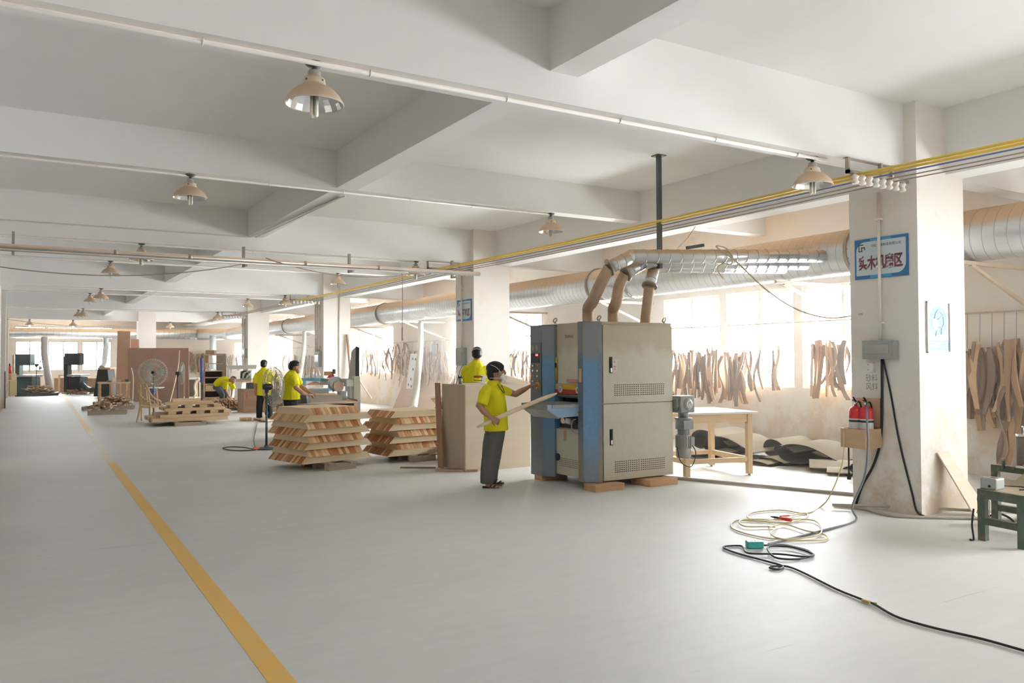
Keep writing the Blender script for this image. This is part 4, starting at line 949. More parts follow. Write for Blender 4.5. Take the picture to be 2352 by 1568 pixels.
MB().box((-.045,-.10,.925),(Wt+.10,Dt+.10,.955)).build('table_top', wood('sun_bleached_top', (.72,.66,.56), (.80,.75,.66), 0, 5, rand=0), t, bevel=.004, local=True)  # top coloured paler than the legs to show window light on it
for y in (0, Dt): MB().box((.04,y-.02,.80),(Wt-.04,y+.02,.92)).build('apron', M_tblx, t, local=True); MB().box((.04,y-.025,.20),(Wt-.04,y+.025,.27)).build('stretcher', M_tblx, t, local=True)
for x in (0, Wt): MB().box((x-.02,.04,.80),(x+.02,Dt-.04,.92)).build('apron', M_tblx, t, local=True); MB().box((x-.025,.04,.20),(x+.025,Dt-.04,.27)).build('stretcher', M_tblx, t, local=True)
# worn sanding belts dropped along the wall: closed loops lying flat, pale backing outside, dark grit inside
M_back = mat('belt_backing_cream', (.68,.60,.47), .7, var=.06, spot=((.5,.38,.24), .6, 3, .5)); M_grit = mat('belt_grit_dark', (.075,.068,.068), .9, var=.25, scale=30)
def belt(label, p, rz, L, Hh, Wd, tail=.25, flat=False):
    """teardrop loop in local xz, extruded along y"""
    n = 40; prof = []
    for i in range(n):
        a = 2*math.pi*i/n; x = math.cos(a); z = math.sin(a)
        k = (1-x)/2                                  # 0 at the bulb, 1 at the folded tail
        prof.append(V((L*(.5-.5*(1-x)), 0, Hh*.5*(1+z*(1-k)**.75) if not flat else Hh*.5*(1+z*(1-k*.3)))))
    for q in prof:
        k = -q.x/L; q.z = q.z*(1-k*.0)-(Hh*.5)*min(1, max(0, k))**1.2*.82 if not flat else q.z
        q.z = max(.004, q.z)
    mb = MB(); vs = []; th = .011
    cxm = sum((q.x for q in prof))/n; czm = sum((q.z for q in prof))/n
    for yy in (-Wd/2, Wd/2):
        for q in prof: vs.append(V((q.x, yy, q.z)))
    for yy in (-Wd/2, Wd/2):
        for i, q in enumerate(prof):
            t_ = prof[(i+1) % n]-prof[i-1]; nn = V((-t_.z, 0, t_.x)).normalized(); vs.append(V((q.x, yy, q.z))+nn*th)
    fo = [(i, (i+1) % n, n+(i+1) % n, n+i) for i in range(n)]; fi = [(2*n+(i+1) % n, 2*n+i, 3*n+i, 3*n+(i+1) % n) for i in range(n)]
    mb.add(vs, fo, 0, True); b0 = len(mb.f)
    for f in fi: mb.f.append(list(f)); mb.m.append(1); mb.s.append(True)
    for o in (0, 1):
        for i in range(n): mb.f.append([o*n+i, o*n+(i+1) % n, 2*n+o*n+(i+1) % n, 2*n+o*n+i]); mb.m.append(1); mb.s.append(False)
    o = mb.build('sanding_belt', [M_back, M_grit], None, local=True); o.location = p; o.rotation_euler = (0,0,rz)
    tag(o, label, 'sanding belt', 'used sanding belts heaped under the windows')
def FB(x, y): return AZ(x, y, .0)
DIR = R(-60)
belt('wide cream sanding belt loop at the back left of the heap, behind the table leg', V((11.45,11.0,.0)), R(100), .85, .50, 1.1)
belt('big cream sanding belt loop bulging behind the front right table leg', V((11.0,10.15,.0)), R(101), 1.0, .46, 1.05)
belt('flattened dark sanding belt under the big loop at the left of the heap', V((10.6,10.45,.0)), R(110), .8, .16, .9)
belt('cream sanding belt roll leaning on the wall left of the heap centre', V((11.6,9.6,.0)), R(100), .55, .42, 1.0)
belt('small cream sanding belt roll in the middle of the heap, upper', V((11.35,9.15,.14)), R(98), .40, .20, 1.2)
belt('small cream sanding belt roll in the middle of the heap, lower', V((11.15,9.2,.0)), R(95), .55, .14, 1.2)
belt('narrow sanding belt roll at the front of the heap by the table leg', V((10.75,9.3,.0)), R(100), .45, .09, .9)
belt('largest cream sanding belt loop, mid heap, with an open dark mouth', V((11.2,8.65,.0)), R(102), 1.05, .44, 1.05)
belt('dark folded sanding belt in front of the largest loop', V((10.75,8.1,.0)), R(40), .45, .20, .75)
belt('small dark sanding belt fold at the front edge of the heap', V((10.55,7.75,.0)), R(35), .30, .13, .55)
belt('cream sanding belt roll on the right of the heap, highest there', V((11.35,7.55,.16)), R(97), .55, .26, 1.2)
belt('cream sanding belt roll under the highest one at the right of the heap', V((11.15,7.5,.0)), R(98), .75, .18, 1.2)
belt('cream sanding belt sheet curling behind the nearest column', V((10.8,7.1,.0)), R(103), .95, .34, 1.0)
# green steel bench with a spindle sander, cut by the right edge of the photo
M_gsteel = mat('worn_green_steel', (.10,.13,.10), .55, .2, var=.35, scale=9, dust=((.45,.37,.27), .7, .3), spot=((.30,.22,.15), .55, 8, .6))
t = thing('spindle_bench', 'low worn green steel bench with a raised rear frame at the right edge', 'bench', (8.4, 3.9, 0))
Z1 = .49
K0, K1, K2, K3 = V((7.90,4.31,0)), V((8.72,4.62,0)), V((8.64,3.72,0)), V((7.84,3.92,0))   # front left, rear left, rear right, front right
up = V((0,0,1))
for k in (K0, K1, K2, K3): MB().box((k.x-.035,k.y-.035,0),(k.x+.035,k.y+.035,Z1)).build('leg', M_gsteel, t, bevel=.003)
for a, b_, nm in ((K0,K3,'front_rail'),(K1,K2,'rear_rail'),(K0,K1,'end_rail'),(K3,K2,'end_rail')):
    MB().bar(a+up*(Z1-.045), b_+up*(Z1-.045), .06, .085).build(nm, M_gsteel, t)
MB().bar(K0+up*.19, K3+up*.19, .055, .065).build('lower_rail', M_gsteel, t); MB().bar(K1+up*.19, K2+up*.19, .055, .065).build('lower_rail', M_gsteel, t)
MB().prism([K0+up*(Z1-.02), K1+up*(Z1-.02), K2+up*(Z1-.02), K3+up*(Z1-.02)], (0,0,.02)).build('bench_deck', mat('dusty_bench_deck', (.42,.33,.23), .8, var=.2), t)
for k in (K1, K2): MB().box((k.x-.032,k.y-.032,Z1-.005),(k.x+.032,k.y+.032,.63)).build('upright', M_gsteel, t)
MB().bar(K1+up*.60+(K1-K2)*.03, K2+up*.60, .065, .065).build('raised_rail', M_gsteel, t); MB().prism([V((8.60,4.36,.634)),V((9.15,4.44,.634)),V((9.10,3.80,.634)),V((8.55,3.75,.634))], (0,0,.012)).build('tilting_plate', mat('pale_plate', (.80,.78,.74), .35, .2), t)
b = MB(); b.prism([(8.36,4.02,Z1),(8.36,4.30,Z1),(8.62,4.24,.63),(8.62,4.08,.63)], (.06,0,0)); b.build('plate_support', mat('tan_cast_support', (.40,.32,.23), .6, var=.15), t)
b = MB(); b.cyl((8.80,4.34,.646),(8.80,4.34,.94), .10, n=28); b.build('sanding_drum', mat('dusty_drum', (.22,.18,.15), .8, var=.2, stretch=(1,1,8)), t)
b = MB(); b.cyl((8.80,4.34,.94),(8.80,4.34,.965), .105, n=28); b.cyl((8.80,4.34,.965),(8.80,4.34,1.03), .035, n=12); b.cyl((8.80,4.34,1.03),(8.80,4.34,1.045), .05, n=12); b.build('drum_cap', M_chrome, t)
MB().cyl((8.68,4.52,.60),(8.68,4.52,.71), .018, n=8).build('stop_pin', M_gsteel, t); MB().cyl((8.66,4.30,.60),(8.66,4.30,.66), .02, n=8).build('stop_pin', M_gsteel, t)
b = MB(); b.ball((8.42,3.95,.56), .045, 10); b.cyl((8.42,3.95,.56),(8.45,4.05,.56), .02, n=10); b.build('clamp_knob', M_black, t)
t = thing('switch_box', 'grey switch box on the left corner of the green steel bench', 'switch', (7.95, 4.24, Z1))
MB().box((7.89,4.18,Z1+.0),(8.05,4.33,Z1+.11)).build('box_body', mat('switch_grey', (.36,.40,.37), .5, var=.08), t, bevel=.015)
b = MB(); b.cyl((7.97,4.23,Z1+.108),(7.97,4.23,Z1+.116), .035, n=16); b.build('switch_button', mat('switch_red_brown', (.32,.16,.12), .5), t)
b = MB(); b.cyl((7.892,4.24,Z1+.035),(7.884,4.24,Z1+.035), .013, n=10); b.build('cable_gland', M_black, t)
cable('dark wire trailing from the switch box across the bench', smooth([(8.05,4.24,Z1+.03),(8.15,4.2,Z1+.02),(8.25,4.12,Z1+.012),(8.18,4.0,Z1+.012),(8.05,4.05,Z1+.012)]), .006, M_black, 'bench_wire', 'wire')
for k in range(3):
    x, y = (7.84,4.27,)[0], 4.26-.02*k
    cable(['short','middle','long'][k]+' tangled wire dangling off the left end of the bench', smooth([(7.90+.09*k,4.345,Z1-.02),(7.885+.09*k,4.355,Z1-.10),(7.91+.10*k,4.36,Z1-.17),(7.89+.11*k,4.365,Z1-.24-.04*k)]), .004, mat('tan_wire_%d' % k, (.42,.34,.26), .6), 'dangling_wire', 'wire')
cable('black cable looping over the floor under the green bench', smooth([AZ(2262,1192,.012), AZ(2275,1184,.06), AZ(2297,1180,.10), AZ(2320,1190,.08), AZ(2340,1210,.02), AZ(2375,1225,.012)]), .012, M_black, 'floor_cable')
cable('black cable hanging down behind the left bench leg', smooth([(7.83,4.36,.30),(7.815,4.37,.15),(7.82,4.36,.012),(7.76,4.36,.012)]), .010, M_black, 'floor_cable')
b = MB(); b.bar(V((9.1,4.55,.03)), V((10.1,4.35,.03)), .12, .05); tag(b.build('wood_offcut', M_exw), 'tan wooden batten lying on the floor behind the green bench', 'batten')
# ================================================================ the workers
M_skin = mat('skin', (.42,.22,.14), .5, var=.06)
M_hair = mat('black_hair', (.012,.010,.010), .45, var=.3, scale=40, bump=.3)
def cloth(name, col, var=.10):
    m, t, b = _nt(name); co = _coord(t, False); n = _noise(t, co, 5, 5, .6); n2 = _noise(t, _coord(t, False, (9, 9, 3.5)), 1., 3, .5)
    c = _mix(t, n, [x*(1-var) for x in col], [min(1, x*(1+var)) for x in col]); t.links.new(c, b.inputs['Base Color'])
    b.inputs['Roughness'].default_value = .85; b.inputs['Specular IOR Level'].default_value = .15
    t.links.new(_bump(t, n2, .9, .05), b.inputs['Normal']); return m
M_shirt = cloth('yellow_work_shirt', (.72,.655,.025), .06)
M_trou = cloth('grey_work_trousers', (.13,.125,.12), .15)
M_dark = cloth('black_trousers', (.025,.028,.032), .2)
M_blugrey = cloth('blue_grey_trousers', (.12,.14,.16), .2)
M_sole = mat('dark_sandal', (.07,.05,.045), .7, var=.2)
M_mask = mat('white_dust_mask', (.82,.81,.79), .8, var=.03)
def remesh(mb, voxel, it=6):
    o = mb.build('tmp', M_skin, None, local=True)
    r = o.modifiers.new('r', 'REMESH'); r.mode = 'VOXEL'; r.voxel_size = voxel; r.use_smooth_shade = True
    s = o.modifiers.new('s', 'SMOOTH'); s.factor = .5; s.iterations = it
    dg = bpy.context.evaluated_depsgraph_get(); dg.update()
    me = bpy.data.meshes.new_from_object(o.evaluated_get(dg))
    q = MB(); q.add([v.co.copy() for v in me.vertices], [list(p.vertices) for p in me.polygons], 0, True)
    od = o.data; bpy.data.objects.remove(o); bpy.data.meshes.remove(od); bpy.data.meshes.remove(me); return q
def hand(mb, fing, w, d, n, curl=.5, s=1., spread=.0, flip=1):
    """w wrist, d finger direction, n palm normal; palm goes into mb, fingers into fing"""
    w = V(w); d = V(d).normalized(); n = V(n); n = (n-d*n.dot(d)).normalized(); l = d.cross(n)*flip
    mb.loft([(w-d*.02*s,.026*s,.020*s),(w+d*.02*s,.032*s,.018*s),(w+d*.06*s,.042*s,.016*s),(w+d*.095*s,.040*s,.013*s),(w+d*.102*s,.03*s,.008*s)], 12, 0, l)
    for k, (L, o) in enumerate(((.072,.030),(.082,.010),(.077,-.010),(.060,-.029))):
        p = w+d*.092*s+l*o*s; dd = d+l*spread*o*10; pts = [p-d*.012*s, p]; c = curl if isinstance(curl, (int, float)) else curl[k]
        for j, fr in enumerate((.45,.32,.23)):
            dd = (M.Rotation(0,4,'X') @ dd); a = c*(.8, 1.1, .9)[j]; ax = d.cross(n).normalized()
            dd = (M.Rotation(a, 4, ax) @ dd).normalized(); p = p+dd*L*fr*s; pts.append(p)
        fing.tube(pts, [.0095*s,.0095*s,.0088*s,.0080*s,.0062*s], 8)
    p = w+d*.028*s+l*.026*s; t1 = (d*.62+l*.62+n*.40).normalized(); t2 = (d*.85+l*.15+n*.6).normalized()
    fing.tube([p-t1*.012*s, p+t1*.036*s, p+t1*.036*s+t2*.028*s, p+t1*.036*s+t2*.050*s], [.014*s,.0115*s,.010*s,.0075*s], 8)
def feet(t, P, toe, s=1.):
    """sandals and bare feet: P ankle points, toe direction"""
    pass
def person(label, w0, name='person'):
    b = AD(1176, 784, w0); t = thing(name, label, 'person', (0,0,0)); return t
SIDE = CF.copy()
# ---- worker 1: in profile at the sander, right hand round a plank, left arm out to the stop button
def worker_at_sander():
    w0 = 11.15; q = AZ(1130,1119,0)
    t = thing('person', 'person in yellow shirt and dust mask holding a plank and reaching for the sander controls', 'person', q)
    def P(x, y, dw=0.): return AD(x, y, w0+dw)
    nr, fr = -.19, .17         # near and far shoulder depth
    B = MB(); F = MB(); sx = V(CR); u = .006
    # torso core, neck, head
    B.loft([(P(1136,990),.12,.09),(P(1137,960),.14,.11),(P(1136,925),.155,.115),(P(1134,900),.16,.09),(P(1134,886),.09,.06),(P(1137,876),.055,.055),(P(1140,866),.052,.055)], 18, 0, SIDE)
    B.ball(P(1139,849), (.113,.078,.118), 20, 0, M(((CR.x,CF.x,0),(CR.y,CF.y,0),(CR.z,CF.z,1))).to_4x4())
    B.loft([(P(1142,862),.060,.075),(P(1147,870),.05,.062),(P(1150,876),.036,.035)], 14, 0, SIDE)         # jaw
    B.loft([(P(1157,850),.012,.016),(P(1160.5,856),.015,.018),(P(1160,860),.016,.014)], 8, 0, SIDE)       # nose
    B.loft([(P(1155,846),.045,.02),(P(1157,847),.04,.012)], 8, 0, SIDE)
    for e in (-.080, .080): B.loft([(P(1145,851,e),.010,.012),(P(1146,857,e*1.06),.010,.018),(P(1146,864,e),.008,.012)], 8, 0, SIDE)
    # arms
    hN = P(1129,959,-.335); eN = P(1100,931,-.31)
    B.loft([(P(1117,895,nr),.06,.062),(P(1108,915,-.27),.052,.055),(eN,.046,.048),(P(1112,945,-.32),.044,.046),(P(1122,954,-.33),.034,.034),(hN,.028,.026)], 14, 0, SIDE)
    hF = V((6.30,9.83,1.372)); sF = P(1150,893,fr); eF = P(1184,905,fr+.10)
    B.loft([(sF,.055,.058),(P(1168,900,fr+.06),.048,.052),(eF,.042,.045),(eF.lerp(hF,.45),.040,.042),(hF-(hF-eF).normalized()*.06,.028,.027),(hF,.027,.024)], 14, 0, SIDE)
    # legs inside the trousers, ankles, feet
    for dw, hx, kx, ax, ay in ((-.10,1133,1124,1119,1108), (.10,1140,1135,1131,1102)):
        B.loft([(P(hx,985,dw*.8),.075,.08),(P(kx,1048,dw),.05,.055),(P(ax,ay-14,dw),.038,.042),(P(ax,ay+2,dw),.034,.04)], 12, 0, SIDE)
        B.loft([(P(ax-4,ay+5,dw),.028,.03),(P(ax+4,ay+6,dw),.036,.034),(P(ax+14,ay+9,dw),.042,.024),(P(ax+24,ay+10.5,dw),.042,.014)], 12, 0, SIDE)
    dN = (P(1139,967,-.245)-hN).normalized()
    hand(B, F, hN, P(1147,970,-.325)-hN, CF+V((0,0,-.25)), (.75,.8,.85,.9), 1.02, flip=-1)
    hand(B, F, hF, V((6.42,9.84,1.378))-hF, V((0,0,-1))+CR*.2, (.15,.75,.95,1.1), 1.0, flip=1)
    body = remesh(B, .0065, 5); body.add([p for p in F.v], F.f, 0, True); body.build('body', M_skin, t)
    # eyes and brow
    E = MB()
    for e in (-.032, .032): E.ball(P(1157.3,850.5,e), .0075, 8)
    E.build('eye', M_hair, t)
    H = MB(); H.ball(P(1137,845), (.128,.094,.098), 20, 0, M(((CR.x,CF.x,0),(CR.y,CF.y,0),(CR.z,CF.z,1))).to_4x4())
    H.loft([(P(1127,846),.088,.055),(P(1127,858),.086,.062),(P(1128,868),.07,.048),(P(1130,873),.05,.03)], 14, 0, SIDE)
    H.loft([(P(1140,841),.092,.062),(P(1151,840),.078,.042),(P(1156.5,843),.06,.022)], 14, 0, SIDE)
    for e in (-.082,.082): H.loft([(P(1142,846,e),.016,.04),(P(1142,855,e),.012,.025)], 8, 0, SIDE)
    remesh(H, .008, 3).build('hair', M_hair, t)
    K = MB(); K.loft([(P(1150,863),.060,.045),(P(1155,867),.055,.045),(P(1157,873),.045,.038),(P(1153,878),.03,.022)], 14, 0, SIDE); K.loft([(P(1157,861),.022,.02),(P(1161,866),.030,.022),(P(1160,873),.026,.016)], 12, 0, SIDE)
    k_ = remesh(K, .007, 4)
    k_.tube([P(1151,868,-.062), P(1141,868,-.092), P(1128,868,-.09), P(1119,868,0), P(1128,868,.09), P(1141,868,.092), P(1151,868,.062)], .0035, 5)
    k_.tube([P(1153,863,-.055), P(1147,850,-.093), P(1138,842,-.098), P(1128,838,-.075), P(1122,836,0)], .0035, 5)
    k_.build('dust_mask', M_mask, t)
    S = MB()
    S.loft([(P(1139.5,988),.185,.172),(P(1139,970),.19,.166),(P(1138,948),.195,.166),(P(1136,925),.20,.162),(P(1135,908),.205,.148),(P(1134,895),.195,.115),(P(1134,886),.12,.085),(P(1135,881),.085,.075)], 22, 0, SIDE)
    S.loft([(P(1121,893,nr+.04),.075,.08),(P(1113,904,-.25),.082,.082),(P(1107,929,-.29),.088,.074)], 16, 0, SIDE)
    S.loft([(P(1146,893,fr-.05),.07,.07),(P(1160,897,fr+.03),.075,.062),(P(1171,901,fr+.07),.075,.052)], 16, 0, SIDE)
    s_ = remesh(S, .010, 6)
    s_.build('shirt', M_shirt, t)
    C = MB(); C.loft([(P(1134,888),.10,.095),(P(1135,880),.082,.082),(P(1135.5,873),.074,.076)], 20, 0, SIDE, False); C.loft([(P(1134,886),.108,.10),(P(1136,876),.083,.086)], 20, 0, SIDE, False); C.build('collar', M_shirt, t)
    L_ = MB(); L_.tube(smooth([P(1143,882,-.09), P(1150,893,-.12), P(1157,902,-.09), P(1158,899,-.04), P(1152,884,.05)]), .005, 6); L_.build('neck_cord', M_black, t)
    T = MB()
    T.loft([(P(1137,980),.165,.148),(P(1137,996),.16,.14),(P(1135,1008),.15,.13)], 18, 0, SIDE)
    T.loft([(P(1133,998,-.08),.085,.125),(P(1128,1022,-.10),.082,.118),(P(1124,1050,-.10),.075,.105),(P(1120,1080,-.10),.072,.100),(P(1119,1098,-.10),.074,.098),(P(1119,1110,-.10),.076,.094)], 16, 0, SIDE)
    T.loft([(P(1141,998,.08),.085,.115),(P(1138,1022,.10),.080,.105),(P(1136,1050,.10),.072,.09),(P(1132,1080,.10),.066,.078),(P(1130,1103,.10),.07,.074)], 16, 0, SIDE)
    remesh(T, .010, 6).build('trousers', M_trou, t)
    for dw, x, y in ((-.10,1127,1119.5), (.10,1139,1109.5)):
        Z = MB(); Z.loft([(P(x-19,y-1.5,dw),.035,.014),(P(x-8,y-1,dw),.044,.018),(P(x+8,y,dw),.048,.018),(P(x+19,y,dw),.04,.014)], 12, 0, SIDE)
        Z.tube([P(x-2,y-1,dw-.05), P(x+2,y-7.5,dw-.03), P(x+3,y-8.5,dw), P(x+2,y-7.5,dw+.03), P(x-2,y-1,dw+.05)], .011, 6); Z.tube([P(x+6,y-1,dw-.05), P(x+11,y-5,dw-.02), P(x+11,y-5,dw+.02), P(x+6,y-1,dw+.05)], .010, 6)
        Z.build('sandal', M_sole, t)
    return t, P
p1, P1 = worker_at_sander()
M_plank = wood('pale_blank_wood', (.74,.60,.40), (.80,.67,.48), 0, 5, rand=.0)
a = P1(1096,981,-.335); c = P1(1279,903,-.15); d = (c-a).normalized()
b = MB(); n = 14; st = []
for i in range(n+1):
    f = i/n; p = a.lerp(c, f)+V((0,0,.012*math.sin(f*math.pi))); k = min(1, .35+6*min(f, 1-f)); st.append((p, .012, .030*min(1, k)))
b.loft(st, 8, 0, d.cross(V((0,0,1)))); 
tag(b.build('wooden_blank', M_plank), 'long pale tapered plank held by the worker and resting over the sander table', 'plank')
# ---- the others, smaller in the picture
def figure(label, w0, base, spec, shirt=M_shirt, trous=M_dark, vox=.012, mask=False, shoes=True):
    t = thing('person', label, 'person', base)
    def P(x, y, dw=0.): return AD(x, y, w0+dw)
    def lf(L): return [(P(q[0], q[1], q[2]), q[3], q[4]) for q in L]
    B = MB(); F = MB()
    for L in spec['body']: B.loft(lf(L), 14, 0, SIDE)
    hx, hy, hd, ra, rb, rc = spec['head']; fwd, tilt = spec.get('face', (0, 0))
    B.ball(P(hx,hy,hd), (ra,rb,rc), 16, 0, M(((CR.x,CF.x,0),(CR.y,CF.y,0),(CR.z,CF.z,1))).to_4x4())
    for L in spec.get('facebits', []): B.loft(lf(L), 10, 0, SIDE)
    for h in spec.get('hands', []):
        p, to, nn, cu = h; hand(B, F, P(*p), P(*to)-P(*p), V(nn), cu, 1.0)
    bd = remesh(B, vox*.75, 4); bd.add(F.v, F.f, 0, True); bd.build('body', M_skin, t)
    H = MB()
    for q in spec['hairballs']: H.ball(P(q[0],q[1],q[2]), (q[3],q[4],q[5]), 14, 0, M(((CR.x,CF.x,0),(CR.y,CF.y,0),(CR.z,CF.z,1))).to_4x4())
    remesh(H, .009, 3).build('hair', M_hair, t)
    S = MB()
    for L in spec['shirt']: S.loft(lf(L), 18, 0, SIDE)
    remesh(S, vox, 5).build('shirt', shirt, t)
    if 'collar' in spec: C = MB(); C.loft(lf(spec['collar']), 18, 0, SIDE, False); C.build('collar', shirt, t)
    if 'trousers' in spec:
        T = MB()
        for L in spec['trousers']: T.loft(lf(L), 16, 0, SIDE)
        remesh(T, vox, 5).build('trousers', trous, t)
    for L in spec.get('shoes', []): Z = MB(); Z.loft(lf(L), 12, 0, SIDE); Z.build('shoe', M_sole, t)
    if 'mask' in spec: K = MB(); [K.loft(lf(L), 12, 0, SIDE) for L in spec['mask']]; K.build('dust_mask', M_mask, t)
    if 'strap' in spec: K = MB(); K.tube([P(*q) for q in spec['strap']], .005, 6); K.build('mask_strap', M_mask, t)
    return t
# worker 2: back view behind the plywood counter, on a low platform
q2 = AD(1094, 850, 14.4)
tag(MB().box((q2.x-.6,12.25,0),(q2.x+.5,13.0,.26)).build('wooden_platform', M_pallet), 'low wooden platform behind the plywood counter carrying the worker', 'platform')
g = lambda z: EYE and None
def y14(z): return 826.5-(z-EYE)*FPX/14.4
figure('person in yellow shirt seen from behind over the plywood counter', 14.4, (q2.x, q2.y, .26), dict(
    head=(1095.5,811.5,0,.082,.10,.118),
    body=[[(1091,y14(.26)-2,0,.10,.05),(1091,y14(.4),0,.06,.06)], [(1091,y14(1.15),0,.11,.14),(1091,y14(1.4),0,.11,.16),(1092,y14(1.6),0,.10,.15),(1094,834,0,.06,.07),(1096,822,0,.055,.055)],
          [(1083,y14(1.1),0,.08,.08),(1083,y14(.7),0,.055,.055),(1083,y14(.30),0,.045,.045)], [(1100,y14(1.1),0,.08,.08),(1100,y14(.7),0,.055,.055),(1100,y14(.30),0,.045,.045)],
          [(1072,846,0,.05,.05),(1066,870,0,.045,.045),(1072,892,.15,.04,.04),(1082,900,.3,.03,.03)], [(1113,846,0,.05,.05),(1119,870,0,.045,.045),(1114,892,.15,.04,.04),(1106,900,.3,.03,.03)]],
    hands=[((1082,900,.3),(1088,901,.42),(0,0,-1),.5), ((1106,900,.3),(1100,901,.42),(0,0,-1),.5)],
    hairballs=[(1095.5,808,-.01,.098,.115,.095),(1095.5,814,-.03,.094,.09,.075)],
    strap=[(1083.5,806,-.03),(1086,802.5,-.09),(1095,800.5,-.125),(1104,802.5,-.09),(1107,806,-.03)],
    shirt=[[(1091,y14(1.05),0,.15,.20),(1091,880,0,.15,.205),(1092,860,0,.15,.215),(1093,845,0,.13,.20),(1094.5,835,0,.10,.12),(1095,829,0,.08,.075)],
           [(1077,844,0,.09,.09),(1069,856,0,.085,.085),(1066,874,.02,.085,.085)], [(1109,844,0,.09,.09),(1117,856,0,.085,.085),(1119,874,.02,.085,.085)]],
    collar=[(1095,834,0,.085,.09),(1095.5,826,0,.072,.072)],
    trousers=[[(1091,y14(1.12),0,.14,.18),(1091,y14(.95),0,.13,.17)], [(1084,y14(1.0),0,.10,.10),(1083,y14(.6),0,.085,.08),(1083,y14(.33),0,.08,.075)], [(1099,y14(1.0),0,.10,.10),(1100,y14(.6),0,.085,.08),(1100,y14(.33),0,.08,.075)]],
    shoes=[[(1083,y14(.30),-.08,.05,.045),(1083,y14(.30),.14,.05,.035)], [(1100,y14(.30),-.08,.05,.045),(1100,y14(.30),.14,.05,.035)]]), trous=M_dark)
# worker 3: back view by the pedestal fan
q3 = AZ(600,966,0); w3 = dep(q3)
figure('person in yellow shirt and black trousers standing with back turned behind the pedestal fan', w3, q3, dict(
    head=(606,835.5,0,.085,.10,.115),
    body=[[(608,905,0,.10,.15),(608,880,0,.11,.17),(607,860,0,.11,.19),(606,851,0,.07,.09),(606,843,0,.055,.055)],
          [(588,862,-.05,.05,.05),(586,884,-.05,.045,.045),(588,905,.1,.04,.04),(592,912,.25,.03,.03)], [(628,862,0,.05,.05),(638,880,.1,.045,.045),(636,895,.3,.035,.035)],
          [(600,905,0,.08,.08),(596,935,0,.055,.055),(595,960,0,.04,.04)], [(615,905,0,.08,.08),(618,935,0,.055,.055),(620,960,0,.04,.04)],
          [(596,962,-.10,.04,.03),(597,965,.12,.045,.02)], [(621,961,-.10,.04,.03),(622,964,.12,.045,.02)]],
    hands=[((592,912,.25),(596,913,.4),(0,0,-1),.5), ((636,895,.3),(632,896,.45),(0,0,-1),.5)],
    hairballs=[(606,833,0,.100,.115,.095),(605.5,838,-.02,.093,.10,.075)],
    shirt=[[(606,908,0,.15,.19),(607,890,0,.16,.20),(607,872,0,.16,.215),(607,860,0,.16,.245),(606.5,853,0,.13,.20),(606,846,0,.08,.08)],
           [(593,858,-.02,.085,.09),(588,868,-.05,.085,.085),(585.5,880,-.06,.08,.085)], [(621,858,0,.085,.09),(630,866,.03,.085,.085),(636,876,.06,.08,.085)]],
    collar=[(606,850,0,.09,.10),(606,843.5,0,.07,.075)],
    trousers=[[(607,898,0,.14,.18),(607,914,0,.14,.17)], [(599,908,0,.105,.11),(596,932,0,.09,.095),(595.5,950,0,.085,.085),(595.5,959,0,.08,.085)], [(616,908,0,.105,.11),(618,932,0,.09,.095),(620,950,0,.085,.085),(621,959,0,.08,.08)]],
    shoes=[[(596,965,-.12,.045,.022),(596.5,966,.0,.05,.022),(597,967,.14,.045,.018)], [(621,964,-.12,.045,.022),(621.5,965,.0,.05,.022),(622,966,.14,.045,.018)]]))
